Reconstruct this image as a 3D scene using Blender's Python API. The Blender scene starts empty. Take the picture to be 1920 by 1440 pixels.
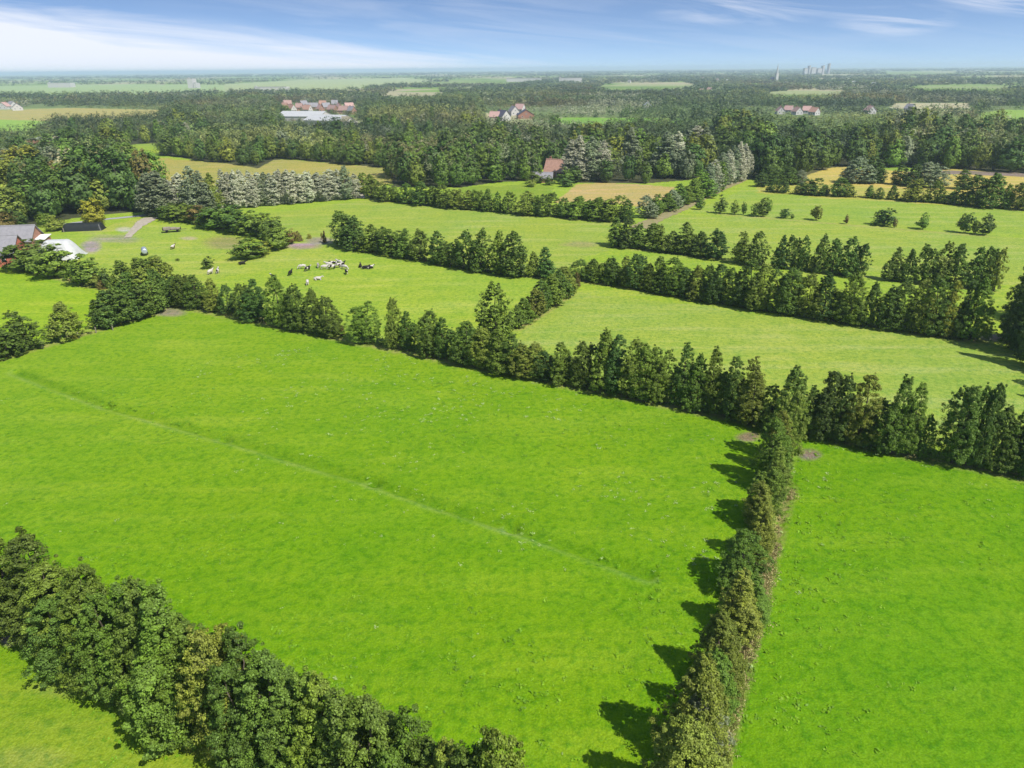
import bpy, math, random
import numpy as np
from mathutils import Matrix, Vector

rng = np.random.default_rng(11)
random.seed(5)
R = math.radians
SC = bpy.context.scene
COL = SC.collection

# ------------------------------------------------------------------ camera
HC = 45.0                      # drone height above the meadow
FPX = 1346.0                   # focal length in photo pixels (1920 wide)
PITCH = math.atan(591.0 / FPX)
ROLL = -R(0.51)
fwd = np.array([0, math.cos(PITCH), -math.sin(PITCH)])
up0 = np.array([0, math.sin(PITCH), math.cos(PITCH)])
rt0 = np.array([1.0, 0, 0])
rt = math.cos(ROLL) * rt0 + math.sin(ROLL) * up0
up = -math.sin(ROLL) * rt0 + math.cos(ROLL) * up0

def ray(px, py):
    return fwd + (px - 960) / FPX * rt + (720 - py) / FPX * up

def gp(px, py):
    """ground point (x, y, depth) seen at a photo pixel"""
    d = ray(px, py)
    t = HC / -d[2]
    return d[0] * t, d[1] * t, t

def proj(x, y, z=0.0):
    dx, dy, dz = x, y, z - HC
    f = dx * fwd[0] + dy * fwd[1] + dz * fwd[2]
    a = dx * rt[0] + dy * rt[1] + dz * rt[2]
    b = dx * up[0] + dy * up[1] + dz * up[2]
    f = np.where(np.abs(f) < 1e-6, 1e-6, f)
    return 960 + FPX * a / f, 720 - FPX * b / f, f

def height_at(x, y, px, py):
    d = ray(px, py)
    t = y / d[1]
    return HC + t * d[2]

cam = bpy.data.cameras.new('camera')
cam.sensor_fit = 'HORIZONTAL'
cam.sensor_width = 36.0
cam.lens = 36.0 * FPX / 1920.0
cam.clip_start = 0.5
cam.clip_end = 80000
camo = bpy.data.objects.new('camera', cam)
COL.objects.link(camo)
camo.matrix_world = Matrix(((rt[0], up[0], -fwd[0], 0), (rt[1], up[1], -fwd[1], 0), (rt[2], up[2], -fwd[2], HC), (0, 0, 0, 1)))
SC.camera = camo

# ------------------------------------------------------------------ helpers
def fast_mesh(name, V, Q):
    V = np.ascontiguousarray(V, dtype=np.float32)
    Q = np.ascontiguousarray(Q, dtype=np.int32)
    me = bpy.data.meshes.new(name)
    me.vertices.add(len(V))
    me.vertices.foreach_set('co', V.ravel())
    k = Q.shape[1]
    me.loops.add(Q.size)
    me.loops.foreach_set('vertex_index', Q.ravel())
    me.polygons.add(len(Q))
    me.polygons.foreach_set('loop_start', np.arange(0, Q.size, k, dtype=np.int32))
    me.update(calc_edges=True)
    return me

def link(name, me, mat=None, parent=None, loc=None, kind=None):
    o = bpy.data.objects.new(name, me)
    COL.objects.link(o)
    if mat is not None and me is not None and not me.materials:
        me.materials.append(mat)
    if parent is not None:
        o.parent = parent
    if loc is not None:
        o.location = loc
    if kind:
        o['kind'] = kind
    return o

def thing(name, label, cat, loc, rz=0.0, group=None, scale=None):
    o = bpy.data.objects.new(name, None)
    COL.objects.link(o)
    o.location = loc
    o.rotation_euler = (0, 0, rz)
    o.empty_display_size = 0.3
    if scale:
        o.scale = scale
    o['label'] = label
    o['category'] = cat
    if group:
        o['group'] = group
    return o

def tag(o, label, cat, group=None):
    o['label'] = label
    o['category'] = cat
    if group:
        o['group'] = group
    return o

ONES = ['', 'first', 'second', 'third', 'fourth', 'fifth', 'sixth', 'seventh', 'eighth', 'ninth', 'tenth', 'eleventh', 'twelfth',
        'thirteenth', 'fourteenth', 'fifteenth', 'sixteenth', 'seventeenth', 'eighteenth', 'nineteenth']
def ordinal(n):
    if n < 20:
        return ONES[n]
    t = {2: 'twent', 3: 'thirt', 4: 'fort', 5: 'fift', 6: 'sixt', 7: 'sevent', 8: 'eight', 9: 'ninet'}[n // 10]
    return t + 'ieth' if n % 10 == 0 else t + 'y-' + ONES[n % 10]

def place_words(i, n):
    """ordinal from the nearer end of a row of n (i from 0, left to right)"""
    if i == 0:
        return 'leftmost'
    if i == n - 1:
        return 'rightmost'
    if i < (n + 1) // 2:
        return ordinal(i + 1) + ' from left'
    return ordinal(n - i) + ' from right'

# value noise in numpy
def vnoise(x, y, s, seed):
    x = np.asarray(x, dtype=np.float64) / s
    y = np.asarray(y, dtype=np.float64) / s
    xi = np.floor(x).astype(np.int64)
    yi = np.floor(y).astype(np.int64)
    xf = x - xi
    yf = y - yi
    xf = xf * xf * (3 - 2 * xf)
    yf = yf * yf * (3 - 2 * yf)
    def hsh(a, b):
        h = (a * 374761393 + b * 668265263 + seed * 144665) & 0x7fffffff
        h = ((h ^ (h >> 13)) * 1274126177) & 0x7fffffff
        return ((h ^ (h >> 16)) & 0xffff) / 65535.0
    return (hsh(xi, yi) * (1 - xf) + hsh(xi + 1, yi) * xf) * (1 - yf) + (hsh(xi, yi + 1) * (1 - xf) + hsh(xi + 1, yi + 1) * xf) * yf

def in_poly(px, py, poly):
    poly = np.asarray(poly, dtype=float)
    inside = np.zeros(np.shape(px), dtype=bool)
    n = len(poly)
    for i in range(n):
        x1, y1 = poly[i]
        x2, y2 = poly[(i + 1) % n]
        if y1 == y2:
            continue
        c = ((y1 > py) != (y2 > py)) & (px < (x2 - x1) * (py - y1) / (y2 - y1) + x1)
        inside ^= c
    return inside

def seg_dist(x, y, a, b):
    ax, ay = a
    bx, by = b
    L2 = (bx - ax) ** 2 + (by - ay) ** 2
    t = np.clip(((x - ax) * (bx - ax) + (y - ay) * (by - ay)) / L2, 0, 1)
    return np.hypot(x - ax - t * (bx - ax), y - ay - t * (by - ay)), t

# ------------------------------------------------------------------ materials
class NT:
    def __init__(self, m):
        m.use_nodes = True
        self.t = m.node_tree
        self.t.nodes.clear()
    def n(self, typ, **kw):
        nd = self.t.nodes.new(typ)
        for k, v in kw.items():
            if k.startswith('i_'):
                key = k[2:]
                nd.inputs[int(key) if key.isdigit() else key.replace('_', ' ')].default_value = v
            else:
                setattr(nd, k, v)
        return nd
    def l(self, a, b):
        self.t.links.new(a, b)

def mixrgb(N, fac, a, b, blend='MIX'):
    nd = N.n('ShaderNodeMix', data_type='RGBA', blend_type=blend)
    for idx, v in ((0, fac), (6, a), (7, b)):
        if hasattr(v, 'links'):
            N.l(v, nd.inputs[idx])
        else:
            nd.inputs[idx].default_value = v if idx == 0 else (*v, 1)
    return nd.outputs[2]

def ramp(N, src, stops):
    nd = N.n('ShaderNodeMapRange')
    (a, x), (b, y) = stops
    nd.inputs[1].default_value = a
    nd.inputs[2].default_value = b
    nd.inputs[3].default_value = x
    nd.inputs[4].default_value = y
    N.l(src, nd.inputs[0])
    return nd.outputs[0]

def finish(N, color, rough=0.6, spec=0.2, transl=0.0, bump=None, bumpstr=0.3, bumpdist=0.1, metallic=0.0):
    out = N.n('ShaderNodeOutputMaterial')
    bs = N.n('ShaderNodeBsdfPrincipled')
    if hasattr(color, 'links'):
        N.l(color, bs.inputs['Base Color'])
    else:
        bs.inputs['Base Color'].default_value = (*color, 1)
    bs.inputs['Roughness'].default_value = rough
    bs.inputs['Specular IOR Level'].default_value = spec
    bs.inputs['Metallic'].default_value = metallic
    if bump is not None:
        b = N.n('ShaderNodeBump')
        b.inputs['Strength'].default_value = bumpstr
        b.inputs['Distance'].default_value = bumpdist
        N.l(bump, b.inputs['Height'])
        N.l(b.outputs[0], bs.inputs['Normal'])
    sh = bs.outputs[0]
    if transl > 0:
        tr = N.n('ShaderNodeBsdfTranslucent')
        if hasattr(color, 'links'):
            N.l(color, tr.inputs[0])
        else:
            tr.inputs[0].default_value = (*color, 1)
        mx = N.n('ShaderNodeMixShader')
        mx.inputs[0].default_value = transl
        N.l(sh, mx.inputs[1])
        N.l(tr.outputs[0], mx.inputs[2])
        sh = mx.outputs[0]
    N.l(sh, out.inputs[0])

def foliage(name, c, tip=None, spread=0.45, transl=0.14, rough=0.55, spec=0.2, attr=False):
    """leaf material: every leaf its own value, each tree its own cast"""
    m = bpy.data.materials.new(name)
    N = NT(m)
    geo = N.n('ShaderNodeNewGeometry')
    obj = N.n('ShaderNodeObjectInfo')
    if attr:
        at = N.n('ShaderNodeAttribute', attribute_name='tint')
        base = at.outputs['Color']
    else:
        tip = tip or (c[0] * 1.22, c[1] * 1.24, c[2] * 0.95)
        tc = N.n('ShaderNodeTexCoord')
        nz = N.n('ShaderNodeTexNoise', i_Scale=0.9, i_Detail=2.0)
        N.l(tc.outputs['Object'], nz.inputs['Vector'])
        f = ramp(N, nz.outputs[0], ((0.4, 0), (0.65, 1)))
        base = mixrgb(N, f, c, tip)
        hs = N.n('ShaderNodeHueSaturation')
        N.l(ramp(N, obj.outputs['Random'], ((0, 0.484), (1, 0.515))), hs.inputs['Hue'])
        rnd = N.n('ShaderNodeMath', operation='FRACT')
        ml = N.n('ShaderNodeMath', operation='MULTIPLY', i_1=7.31)
        N.l(obj.outputs['Random'], ml.inputs[0])
        N.l(ml.outputs[0], rnd.inputs[0])
        N.l(ramp(N, rnd.outputs[0], ((0, 0.8), (1, 1.2))), hs.inputs['Value'])
        N.l(base, hs.inputs['Color'])
        base = hs.outputs[0]
    h2 = N.n('ShaderNodeHueSaturation')
    N.l(ramp(N, geo.outputs['Random Per Island'], ((0, 1 - spread), (1, 1 + spread))), h2.inputs['Value'])
    N.l(base, h2.inputs['Color'])
    finish(N, h2.outputs[0], rough, spec, transl)
    return m

def simple(name, c, rough=0.7, spec=0.2, nscale=3.0, namp=0.25, bump=0.0, metallic=0.0, c2=None):
    m = bpy.data.materials.new(name)
    N = NT(m)
    tc = N.n('ShaderNodeTexCoord')
    nz = N.n('ShaderNodeTexNoise', i_Scale=nscale, i_Detail=5.0, i_Roughness=0.6)
    N.l(tc.outputs['Object'], nz.inputs['Vector'])
    c2 = c2 or tuple(v * (1 - 2 * namp) for v in c)
    col = mixrgb(N, ramp(N, nz.outputs[0], ((0.3, 0), (0.7, 1))), c2, c)
    finish(N, col, rough, spec, 0, nz.outputs[0] if bump else None, bump, 0.05, metallic)
    return m

FM = {
    'dark green': foliage('hedge_leaves', (0.102, 0.160, 0.027)),
    'deep green': foliage('deep_leaves', (0.076, 0.130, 0.028)),
    'mid green': foliage('mid_leaves', (0.136, 0.208, 0.029)),
    'olive green': foliage('olive_leaves', (0.178, 0.220, 0.036)),
    'yellow-green': foliage('yellow_leaves', (0.23, 0.25, 0.035)),
    'golden': foliage('golden_leaves', (0.25, 0.23, 0.022)),
    'rusty brown': foliage('rusty_leaves', (0.165, 0.130, 0.040)),
    'silvery grey': foliage('silver_leaves', (0.48, 0.50, 0.33), (0.54, 0.53, 0.38), 0.25, 0.3),
    'grey-green': foliage('greygreen_leaves', (0.235, 0.29, 0.15), (0.29, 0.33, 0.19), 0.35, 0.3),
}
M_FAR = foliage('far_leaves', (0, 0, 0), attr=True, spread=0.24, transl=0.12)
M_BARK = simple('bark', (0.16, 0.13, 0.10), 0.9, 0.1, 4.0, 0.3, 0.5)

def ground_mat():
    m = bpy.data.materials.new('meadow_ground')
    N = NT(m)
    at = N.n('ShaderNodeAttribute', attribute_name='field')
    rf = N.n('ShaderNodeAttribute', attribute_name='rough')
    geo = N.n('ShaderNodeNewGeometry')
    def noise(scale, detail, rough=0.6, stretch=None):
        nz = N.n('ShaderNodeTexNoise', i_Scale=scale, i_Detail=detail, i_Roughness=rough)
        if stretch:
            mp = N.n('ShaderNodeMapping')
            mp.inputs['Rotation'].default_value = (0, 0, R(stretch[0]))
            mp.inputs['Scale'].default_value = stretch[1]
            N.l(geo.outputs['Position'], mp.inputs['Vector'])
            N.l(mp.outputs[0], nz.inputs['Vector'])
        else:
            N.l(geo.outputs['Position'], nz.inputs['Vector'])
        return nz.outputs[0]
    big = noise(0.035, 4.0)
    mid = noise(0.22, 5.0, 0.65)
    tus = noise(1.15, 4.0, 0.7)
    fine = noise(6.0, 3.0, 0.7)
    strk = noise(0.16, 4.0, 0.6, (28, (0.25, 1.6, 1)))
    c = at.outputs['Color']
    # yellowish and bluish drifts, then tussocks
    c = mixrgb(N, ramp(N, big, ((0.36, 0), (0.64, 0.6))), c, (1.28, 1.08, 0.9), 'MULTIPLY')
    c = mixrgb(N, ramp(N, mid, ((0.46, 0), (0.68, 0.7))), c, (0.72, 0.87, 0.8), 'MULTIPLY')
    c = mixrgb(N, ramp(N, strk, ((0.48, 0), (0.68, 0.8))), c, (1.32, 1.12, 2.0), 'MULTIPLY')
    c = mixrgb(N, ramp(N, tus, ((0.46, 0), (0.66, 0.9))), c, (0.52, 0.71, 0.7), 'MULTIPLY')
    c = mixrgb(N, ramp(N, fine, ((0.42, 0), (0.66, 0.85))), c, (1.45, 1.36, 2.4), 'MULTIPLY')
    dry = mixrgb(N, mid, (0.25, 0.23, 0.07), (0.38, 0.32, 0.14))
    rm = N.n('ShaderNodeMath', operation='MULTIPLY')
    N.l(rf.outputs['Fac'], rm.inputs[0])
    N.l(ramp(N, noise(0.7, 4.0, 0.7), ((0.35, 0), (0.6, 1))), rm.inputs[1])
    c = mixrgb(N, rm.outputs[0], c, dry)
    hgt = N.n('ShaderNodeMath', operation='ADD')
    N.l(tus, hgt.inputs[0])
    f2 = N.n('ShaderNodeMath', operation='MULTIPLY', i_1=0.35)
    N.l(fine, f2.inputs[0])
    N.l(f2.outputs[0], hgt.inputs[1])
    finish(N, c, 0.9, 0.04, 0, hgt.outputs[0], 0.7, 0.35)
    return m

# ------------------------------------------------------------------ world and sun
SUN_EL = 52.0
SHAD = np.array([-0.76, 0.65])             # ground direction in which shadows fall
w = bpy.data.worlds.new('World')
SC.world = w
w.use_nodes = True
N = NT(w)
sky = N.n('ShaderNodeTexSky', sky_type='NISHITA')
sky.sun_disc = False
sky.sun_elevation = R(SUN_EL)
sky.sun_rotation = math.atan2(-SHAD[0], -SHAD[1])
sky.altitude = 0
sky.air_density = 1.0
sky.dust_density = 0.4
sky.ozone_density = 3.0
tc = N.n('ShaderNodeTexCoord')
sp = N.n('ShaderNodeSeparateXYZ')
N.l(tc.outputs['Generated'], sp.inputs[0])
def mth(op, a, b=None, c=None):
    nd = N.n('ShaderNodeMath', operation=op)
    for i, v in enumerate((a, b, c)):
        if v is None:
            continue
        if hasattr(v, 'links'):
            N.l(v, nd.inputs[i])
        else:
            nd.inputs[i].default_value = v
    return nd.outputs[0]
# the band just above the horizon: look a little higher into the clear-air sky
zz = mth('ADD', mth('MULTIPLY', mth('MAXIMUM', sp.outputs[2], 0.0), 2.9), 0.09)
cv = N.n('ShaderNodeCombineXYZ')
N.l(sp.outputs[0], cv.inputs[0])
N.l(sp.outputs[1], cv.inputs[1])
N.l(zz, cv.inputs[2])
nm = N.n('ShaderNodeVectorMath', operation='NORMALIZE')
N.l(cv.outputs[0], nm.inputs[0])
N.l(nm.outputs[0], sky.inputs[0])
# clouds: a = bearing, e = slope above the horizon
yy = mth('MAXIMUM', mth('ABSOLUTE', sp.outputs[1]), 0.05)
a_ = mth('DIVIDE', sp.outputs[0], yy)
e_ = mth('DIVIDE', sp.outputs[2], yy)
cc = N.n('ShaderNodeCombineXYZ')
N.l(mth('MULTIPLY', a_, 4.2), cc.inputs[0])
N.l(mth('MULTIPLY', mth('ADD', e_, mth('MULTIPLY', a_, 0.10)), 62.0), cc.inputs[1])
n1 = N.n('ShaderNodeTexNoise', i_Scale=0.9, i_Detail=7.0, i_Roughness=0.58, i_Distortion=0.7)
N.l(cc.outputs[0], n1.inputs['Vector'])
bound = mth('ADD', mth('MULTIPLY', mth('ADD', a_, 0.64), -0.104), 0.0755)
dlt = mth('ADD', mth('SUBTRACT', bound, e_), mth('MULTIPLY', mth('SUBTRACT', n1.outputs[0], 0.5), 0.060))
left = ramp(N, dlt, ((-0.006, 0), (0.024, 0.92)))
def blob(ca, ce, ra, re, amt):
    d = mth('ADD', mth('POWER', mth('DIVIDE', mth('ABSOLUTE', mth('SUBTRACT', a_, ca)), ra), 2.0),
            mth('POWER', mth('DIVIDE', mth('ABSOLUTE', mth('SUBTRACT', e_, ce)), re), 2.0))
    return mth('MULTIPLY', ramp(N, d, ((0.0, 1.0), (1.0, 0.0))), mth('MULTIPLY', ramp(N, n1.outputs[0], ((0.42, 0), (0.62, 1))), amt))
wisp = mth('ADD', mth('ADD', blob(0.30, 0.064, 0.14, 0.018, 0.5), blob(0.48, 0.052, 0.09, 0.02, 0.5)), blob(0.70, 0.085, 0.20, 0.034, 1.1))
wisp = mth('ADD', wisp, mth('ADD', blob(-0.10, 0.060, 0.4, 0.05, 0.16), blob(0.3, 0.03, 0.5, 0.03, 0.10)))
far = ramp(N, n1.outputs[0], ((0.5, 0), (0.75, 0.6)))
front = N.n('ShaderNodeMath', operation='GREATER_THAN', i_1=0.12)
N.l(e_, front.inputs[0])
mask = mth('MAXIMUM', left, wisp)
mask = mth('MINIMUM', mth('ADD', mth('MULTIPLY', mask, mth('SUBTRACT', 1.0, front.outputs[0])), mth('MULTIPLY', far, front.outputs[0])), 1.0)
SKYSTR = 0.10
tint = mixrgb(N, 1.0, sky.outputs[0], (1.0, 1.0, 1.06), 'MULTIPLY')
skyc = mixrgb(N, mask, tint, (6.5, 6.7, 7.3))
bg = N.n('ShaderNodeBackground', i_Strength=SKYSTR)
N.l(skyc, bg.inputs[0])
wo = N.n('ShaderNodeOutputWorld')
N.l(bg.outputs[0], wo.inputs[0])

sl = bpy.data.lights.new('sun', 'SUN')
sl.energy = 4.2
sl.angle = R(0.53)
sl.color = (1.0, 0.955, 0.88)
so = bpy.data.objects.new('sun', sl)
COL.objects.link(so)
sd = Vector((SHAD[0] * math.cos(R(SUN_EL)), SHAD[1] * math.cos(R(SUN_EL)), -math.sin(R(SUN_EL)))).normalized()
so.rotation_euler = sd.to_track_quat('-Z', 'Y').to_euler()
so.location = (60, -60, 90)

SC.view_settings.view_transform = 'Standard'
SC.view_settings.look = 'None'
SC.view_settings.exposure = 0.55
SC.view_settings.gamma = 1.0

# ------------------------------------------------------------------ leafy meshes
def leaf_quads(C, Nn, S, g):
    n = len(C)
    Nn = Nn / (np.linalg.norm(Nn, axis=1, keepdims=True) + 1e-9)
    t = g.normal(size=(n, 3))
    t -= (t * Nn).sum(1, keepdims=True) * Nn
    t /= (np.linalg.norm(t, axis=1, keepdims=True) + 1e-9)
    b = np.cross(Nn, t)
    s = S[:, None]
    V = np.stack([C - t * s, C + b * s * 0.62 + t * s * 0.1, C + t * s, C - b * s * 0.62 + t * s * 0.1], 1).reshape(-1, 3)
    return V, np.arange(4 * n).reshape(n, 4)

def prof_alder(t):
    return np.minimum(1.0, 0.78 + 1.6 * t) * (1 - t) ** 0.70 * 1.08 + 0.04
def prof_ovate(t):
    return np.sin(np.pi * np.clip(0.16 + 0.80 * np.clip(t, 0, 1) ** 0.85, 0, 1)) ** 0.75
def prof_round(t):
    return np.sin(np.pi * np.clip(0.10 + 0.88 * t, 0, 1)) ** 0.62
def prof_poplar(t):
    return np.minimum(1.0, 0.5 + 2.2 * t) * (1 - t ** 3) ** 0.8
def prof_shrub(t):
    return np.sqrt(np.clip(1 - t ** 1.6, 0, 1))

def crown_arrays(seed, H, Rr, z0, tops, ncl, nleaf, ls, cr, prof, ball=0.0):
    g = np.random.default_rng(seed)
    wts = np.array([hf * rf for (_, _, hf, rf) in tops])
    wts = wts / wts.sum()
    which = g.choice(len(tops), ncl, p=wts)
    T = np.array(tops)[which]
    t = g.beta(0.95, 1.25, ncl)
    if prof in (prof_alder, prof_ovate):      # leading shoots
        k = g.random(ncl) < 0.09
        t = np.where(k, g.uniform(0.80, 1.0, ncl), t)
    h = H * T[:, 2]
    z = z0 + (h - z0) * t
    tc_ = np.clip(t, 0, 0.999)
    rad = Rr * T[:, 3] * prof(tc_)
    ang = g.uniform(0, 2 * np.pi, ncl)
    # lobes: the outline swells and shrinks round the tree
    lob = 1 + 0.20 * np.sin(ang * 3 + seed) + 0.14 * np.sin(ang * 5 + t * 7 + seed * 1.7)
    rr = rad * lob * np.sqrt(g.uniform(0.30, 1.0, ncl))
    cx = T[:, 0] * Rr + np.cos(ang) * rr
    cy = T[:, 1] * Rr + np.sin(ang) * rr
    sp_ = g.random(ncl) < 0.10
    cx = np.where(sp_, T[:, 0] * Rr + np.cos(ang) * rad * lob * g.uniform(0.95, 1.12, ncl), cx)
    cy = np.where(sp_, T[:, 1] * Rr + np.sin(ang) * rad * lob * g.uniform(0.95, 1.12, ncl), cy)
    z = z + np.where(sp_, 0.04 * H, 0)
    crs = cr * g.uniform(0.5, 1.6, ncl) * np.where(sp_, 0.7, 1) * (0.5 + 0.5 * np.clip(prof(tc_), 0, 1))
    cen = np.stack([cx, cy, z], 1)
    out = np.stack([np.cos(ang), np.sin(ang), np.full(ncl, 0.35)], 1)
    n = ncl * nleaf
    d = g.normal(size=(n, 3))
    d /= np.linalg.norm(d, axis=1, keepdims=True)
    ci = np.repeat(np.arange(ncl), nleaf)
    rad3 = crs[ci] * g.uniform(0, 1, n) ** 0.36
    P = cen[ci] + d * rad3[:, None] * np.array([1, 1, 0.85])
    Nn = d * 1.0 + out[ci] * 0.55 + np.array([0, 0, 0.45]) + g.normal(size=(n, 3)) * 0.75
    if prof is prof_round:
        ball = max(ball, 0.8)
    if ball:
        q = (P - np.array([0, 0, H * 0.42])) / np.array([Rr, Rr, H * 0.5])
        q /= np.linalg.norm(q, axis=1, keepdims=True) + 1e-6
        Nn = Nn * 0.6 + q * 2.0 * ball
    S = ls * g.uniform(0.6, 1.35, n)
    P[:, 2] = np.maximum(P[:, 2], 0.08)
    return P, Nn, S, g

def crown_mesh(name, *a):
    P, Nn, S, g = crown_arrays(*a)
    V, Q = leaf_quads(P, Nn, S, g)
    return fast_mesh(name, V, Q)

def tube(path, radii, nseg=7):
    path = np.array(path, float)
    V = []
    Q = []
    for i, p in enumerate(path):
        d = path[min(i + 1, len(path) - 1)] - path[max(i - 1, 0)]
        d /= np.linalg.norm(d) + 1e-9
        a = np.cross(d, [0.3, 1, 0.1])
        a /= np.linalg.norm(a)
        b = np.cross(d, a)
        for k in range(nseg):
            th = 2 * math.pi * k / nseg
            V.append(p + radii[i] * (math.cos(th) * a + math.sin(th) * b))
    for i in range(len(path) - 1):
        for k in range(nseg):
            Q.append((i * nseg + k, i * nseg + (k + 1) % nseg, (i + 1) * nseg + (k + 1) % nseg, (i + 1) * nseg + k))
    return np.array(V), np.array(Q)

def trunk_mesh(name, seed, H, Rr, r0, tops, nl):
    g = np.random.default_rng(seed + 900)
    Vs, Qs, off = [], [], 0
    def add(path, rad):
        nonlocal off
        v, q = tube(path, rad)
        Vs.append(v)
        Qs.append(q + off)
        off += len(v)
    for (dx, dy, hf, rf) in tops:
        top = np.array([dx * Rr, dy * Rr, H * hf * 0.93])
        base = np.array([dx * 0.12, dy * 0.12, -0.15])
        path = [base + (top - base) * s + np.array([g.normal() * 0.12, g.normal() * 0.12, 0]) * (1 if 0 < s < 1 else 0) for s in np.linspace(0, 1, 7)]
        add(path, [r0 * math.sqrt(rf) * (1.25 if i == 0 else 1) * (1 - 0.14 * i) for i in range(7)])
        for k in range(nl):
            s = g.uniform(0.12, 0.75)
            st = base + (top - base) * s
            th = g.uniform(0, 6.28)
            ln = Rr * rf * g.uniform(0.55, 0.95) * (1.1 - s)
            en = st + np.array([math.cos(th) * ln, math.sin(th) * ln, ln * g.uniform(0.4, 0.9)])
            md = (st + en) / 2 + np.array([0, 0, -0.08 * ln])
            rb = r0 * 0.42 * (1 - 0.6 * s)
            add([st, md, en], [rb, rb * 0.65, rb * 0.25])
    return fast_mesh(name, np.concatenate(Vs), np.concatenate(Qs))

# each variant: (crown mesh, trunk mesh, H, half width, look words)
T1 = [(0, 0, 1, 1)]
TOPS = [
    (T1, 'pointed'),
    ([(0, 0, 1, 0.85), (0.55, 0.2, 0.78, 0.7)], 'lopsided'),
    ([(-0.35, 0, 1, 0.75), (0.4, 0.1, 0.93, 0.75)], 'twin-topped'),
    ([(0, 0, 1, 0.7), (0.5, 0.4, 0.72, 0.65), (-0.5, 0.1, 0.8, 0.65)], 'bushy'),
    ([(-0.3, 0.3, 0.9, 0.8), (0.35, -0.25, 1, 0.8), (0.1, 0.4, 0.7, 0.7)], 'ragged'),
    ([(0, 0, 1, 0.62), (-0.3, -0.5, 0.62, 0.8), (0.45, 0.2, 0.6, 0.8)], 'steepled'),
    ([(0.2, 0, 1, 0.9), (-0.5, 0.3, 0.66, 0.6)], 'leaning'),
    ([(0, 0, 1, 0.95), (0.1, 0.1, 0.55, 1.05)], 'broad-based'),
]
VAR = {}
def make_set(key, n, H, Rr, z0f, ncl, nleaf, ls, cr, prof, r0, nl, tops=TOPS, s0=0):
    L = []
    for i in range(n):
        tp, word = tops[i % len(tops)]
        pf = prof
        if prof is prof_alder and i % 8 != 0:
            pf = prof_ovate
        mx = max(math.hypot(a, b) * 0.7 + c for a, b, _, c in tp)
        rr = Rr / max(mx, 0.8)
        cm = crown_mesh(key + '_crown', s0 + i * 13 + 1, H, rr, H * z0f, tp, ncl, nleaf, ls, cr, pf)
        tm = trunk_mesh(key + '_trunk', s0 + i, H, rr, r0, tp, nl)
        tm.materials.append(M_BARK)
        cm.materials.append(FM['dark green'])
        L.append((cm, tm, H, Rr, word))
    VAR[key] = L
make_set('hedge_near', 8, 9.0, 2.3, 0.06, 560, 88, 0.064, 0.30, prof_alder, 0.15, 5, s0=10)
make_set('hedge_mid', 8, 9.0, 2.3, 0.06, 270, 27, 0.155, 0.40, prof_alder, 0.15, 4, s0=210)
ROUND_TOPS = [
    ([(0, 0, 1, 1)], 'rounded'),
    ([(-0.35, 0, 1, 0.8), (0.45, 0.2, 0.86, 0.7)], 'lopsided'),
    ([(0, 0.3, 1, 0.7), (0.5, -0.2, 0.9, 0.65), (-0.5, -0.2, 0.82, 0.65)], 'spreading'),
    ([(0, 0, 1, 0.75), (0.1, 0, 0.7, 1.0)], 'domed'),
    ([(0.3, 0.3, 0.95, 0.75), (-0.3, -0.3, 1, 0.75)], 'twin-crowned'),
    ([(0, 0, 1, 0.6), (0.4, 0.3, 0.75, 0.7), (-0.4, 0.2, 0.7, 0.7), (0, -0.5, 0.6, 0.7)], 'billowing'),
]
make_set('wood', 6, 15.0, 4.6, 0.10, 230, 21, 0.38, 0.98, prof_round, 0.28, 5, ROUND_TOPS, 500)
make_set('poplar', 5, 14.0, 1.9, 0.03, 300, 34, 0.17, 0.50, prof_poplar, 0.2, 4, [TOPS[0], TOPS[1], TOPS[0], TOPS[2], TOPS[0]], 700)
make_set('young', 6, 6.0, 1.7, 0.12, 110, 26, 0.17, 0.42, prof_round, 0.08, 4, ROUND_TOPS, 760)
make_set('shrub', 5, 2.5, 1.4, 0.0, 60, 30, 0.13, 0.45, prof_shrub, 0.06, 4, ROUND_TOPS, 800)

USED = []      # (x, y, r) of trees already standing
def put(key, name, x, y, h, halfw, vi, colour, label, cat, group):
    cm, tm, H0, R0, word = VAR[key][vi]
    root = thing(name, label, cat, (x, y, 0), rng.uniform(0, 6.28), group, (halfw / R0, halfw / R0, h / H0))
    t = bpy.data.objects.new('trunk', tm)
    COL.objects.link(t)
    t.parent = root
    c = bpy.data.objects.new('crown', cm)
    COL.objects.link(c)
    c.parent = root
    c.material_slots[0].link = 'OBJECT'
    c.material_slots[0].material = FM[colour]
    USED.append((x, y, halfw))
    return root

def tallness(h, lo, hi):
    return 'low' if h < lo else ('tall' if h > hi else 'middling')

def row(where, group, spec, key='hedge_mid', name='alder_tree', colours=(('dark green', 6), ('deep green', 3), ('mid green', 2), ('olive green', 1)),
        wmul=1.0, hlim=(3.0, 16.0), lo=6.5, hi=9.3, cat='tree', skyhi=None):
    """spec: (base px, base py, top py, width px[, colour]) for each tree of a row"""
    out = []
    items = []
    for s in spec:
        x, y, d = gp(s[0], s[1])
        h = min(max(height_at(x, y, s[0], s[2]) * 0.95, hlim[0]), hlim[1])
        items.append((s[0], x, y, h, s[3] * d / FPX * 0.5 * wmul * (1.50 if 'hedge' in key else 1.45 if key == 'poplar' else 1.2), s[4] if len(s) > 4 else None))
    row_world(where, group, items, key, name, colours, lo, hi, cat)

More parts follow.
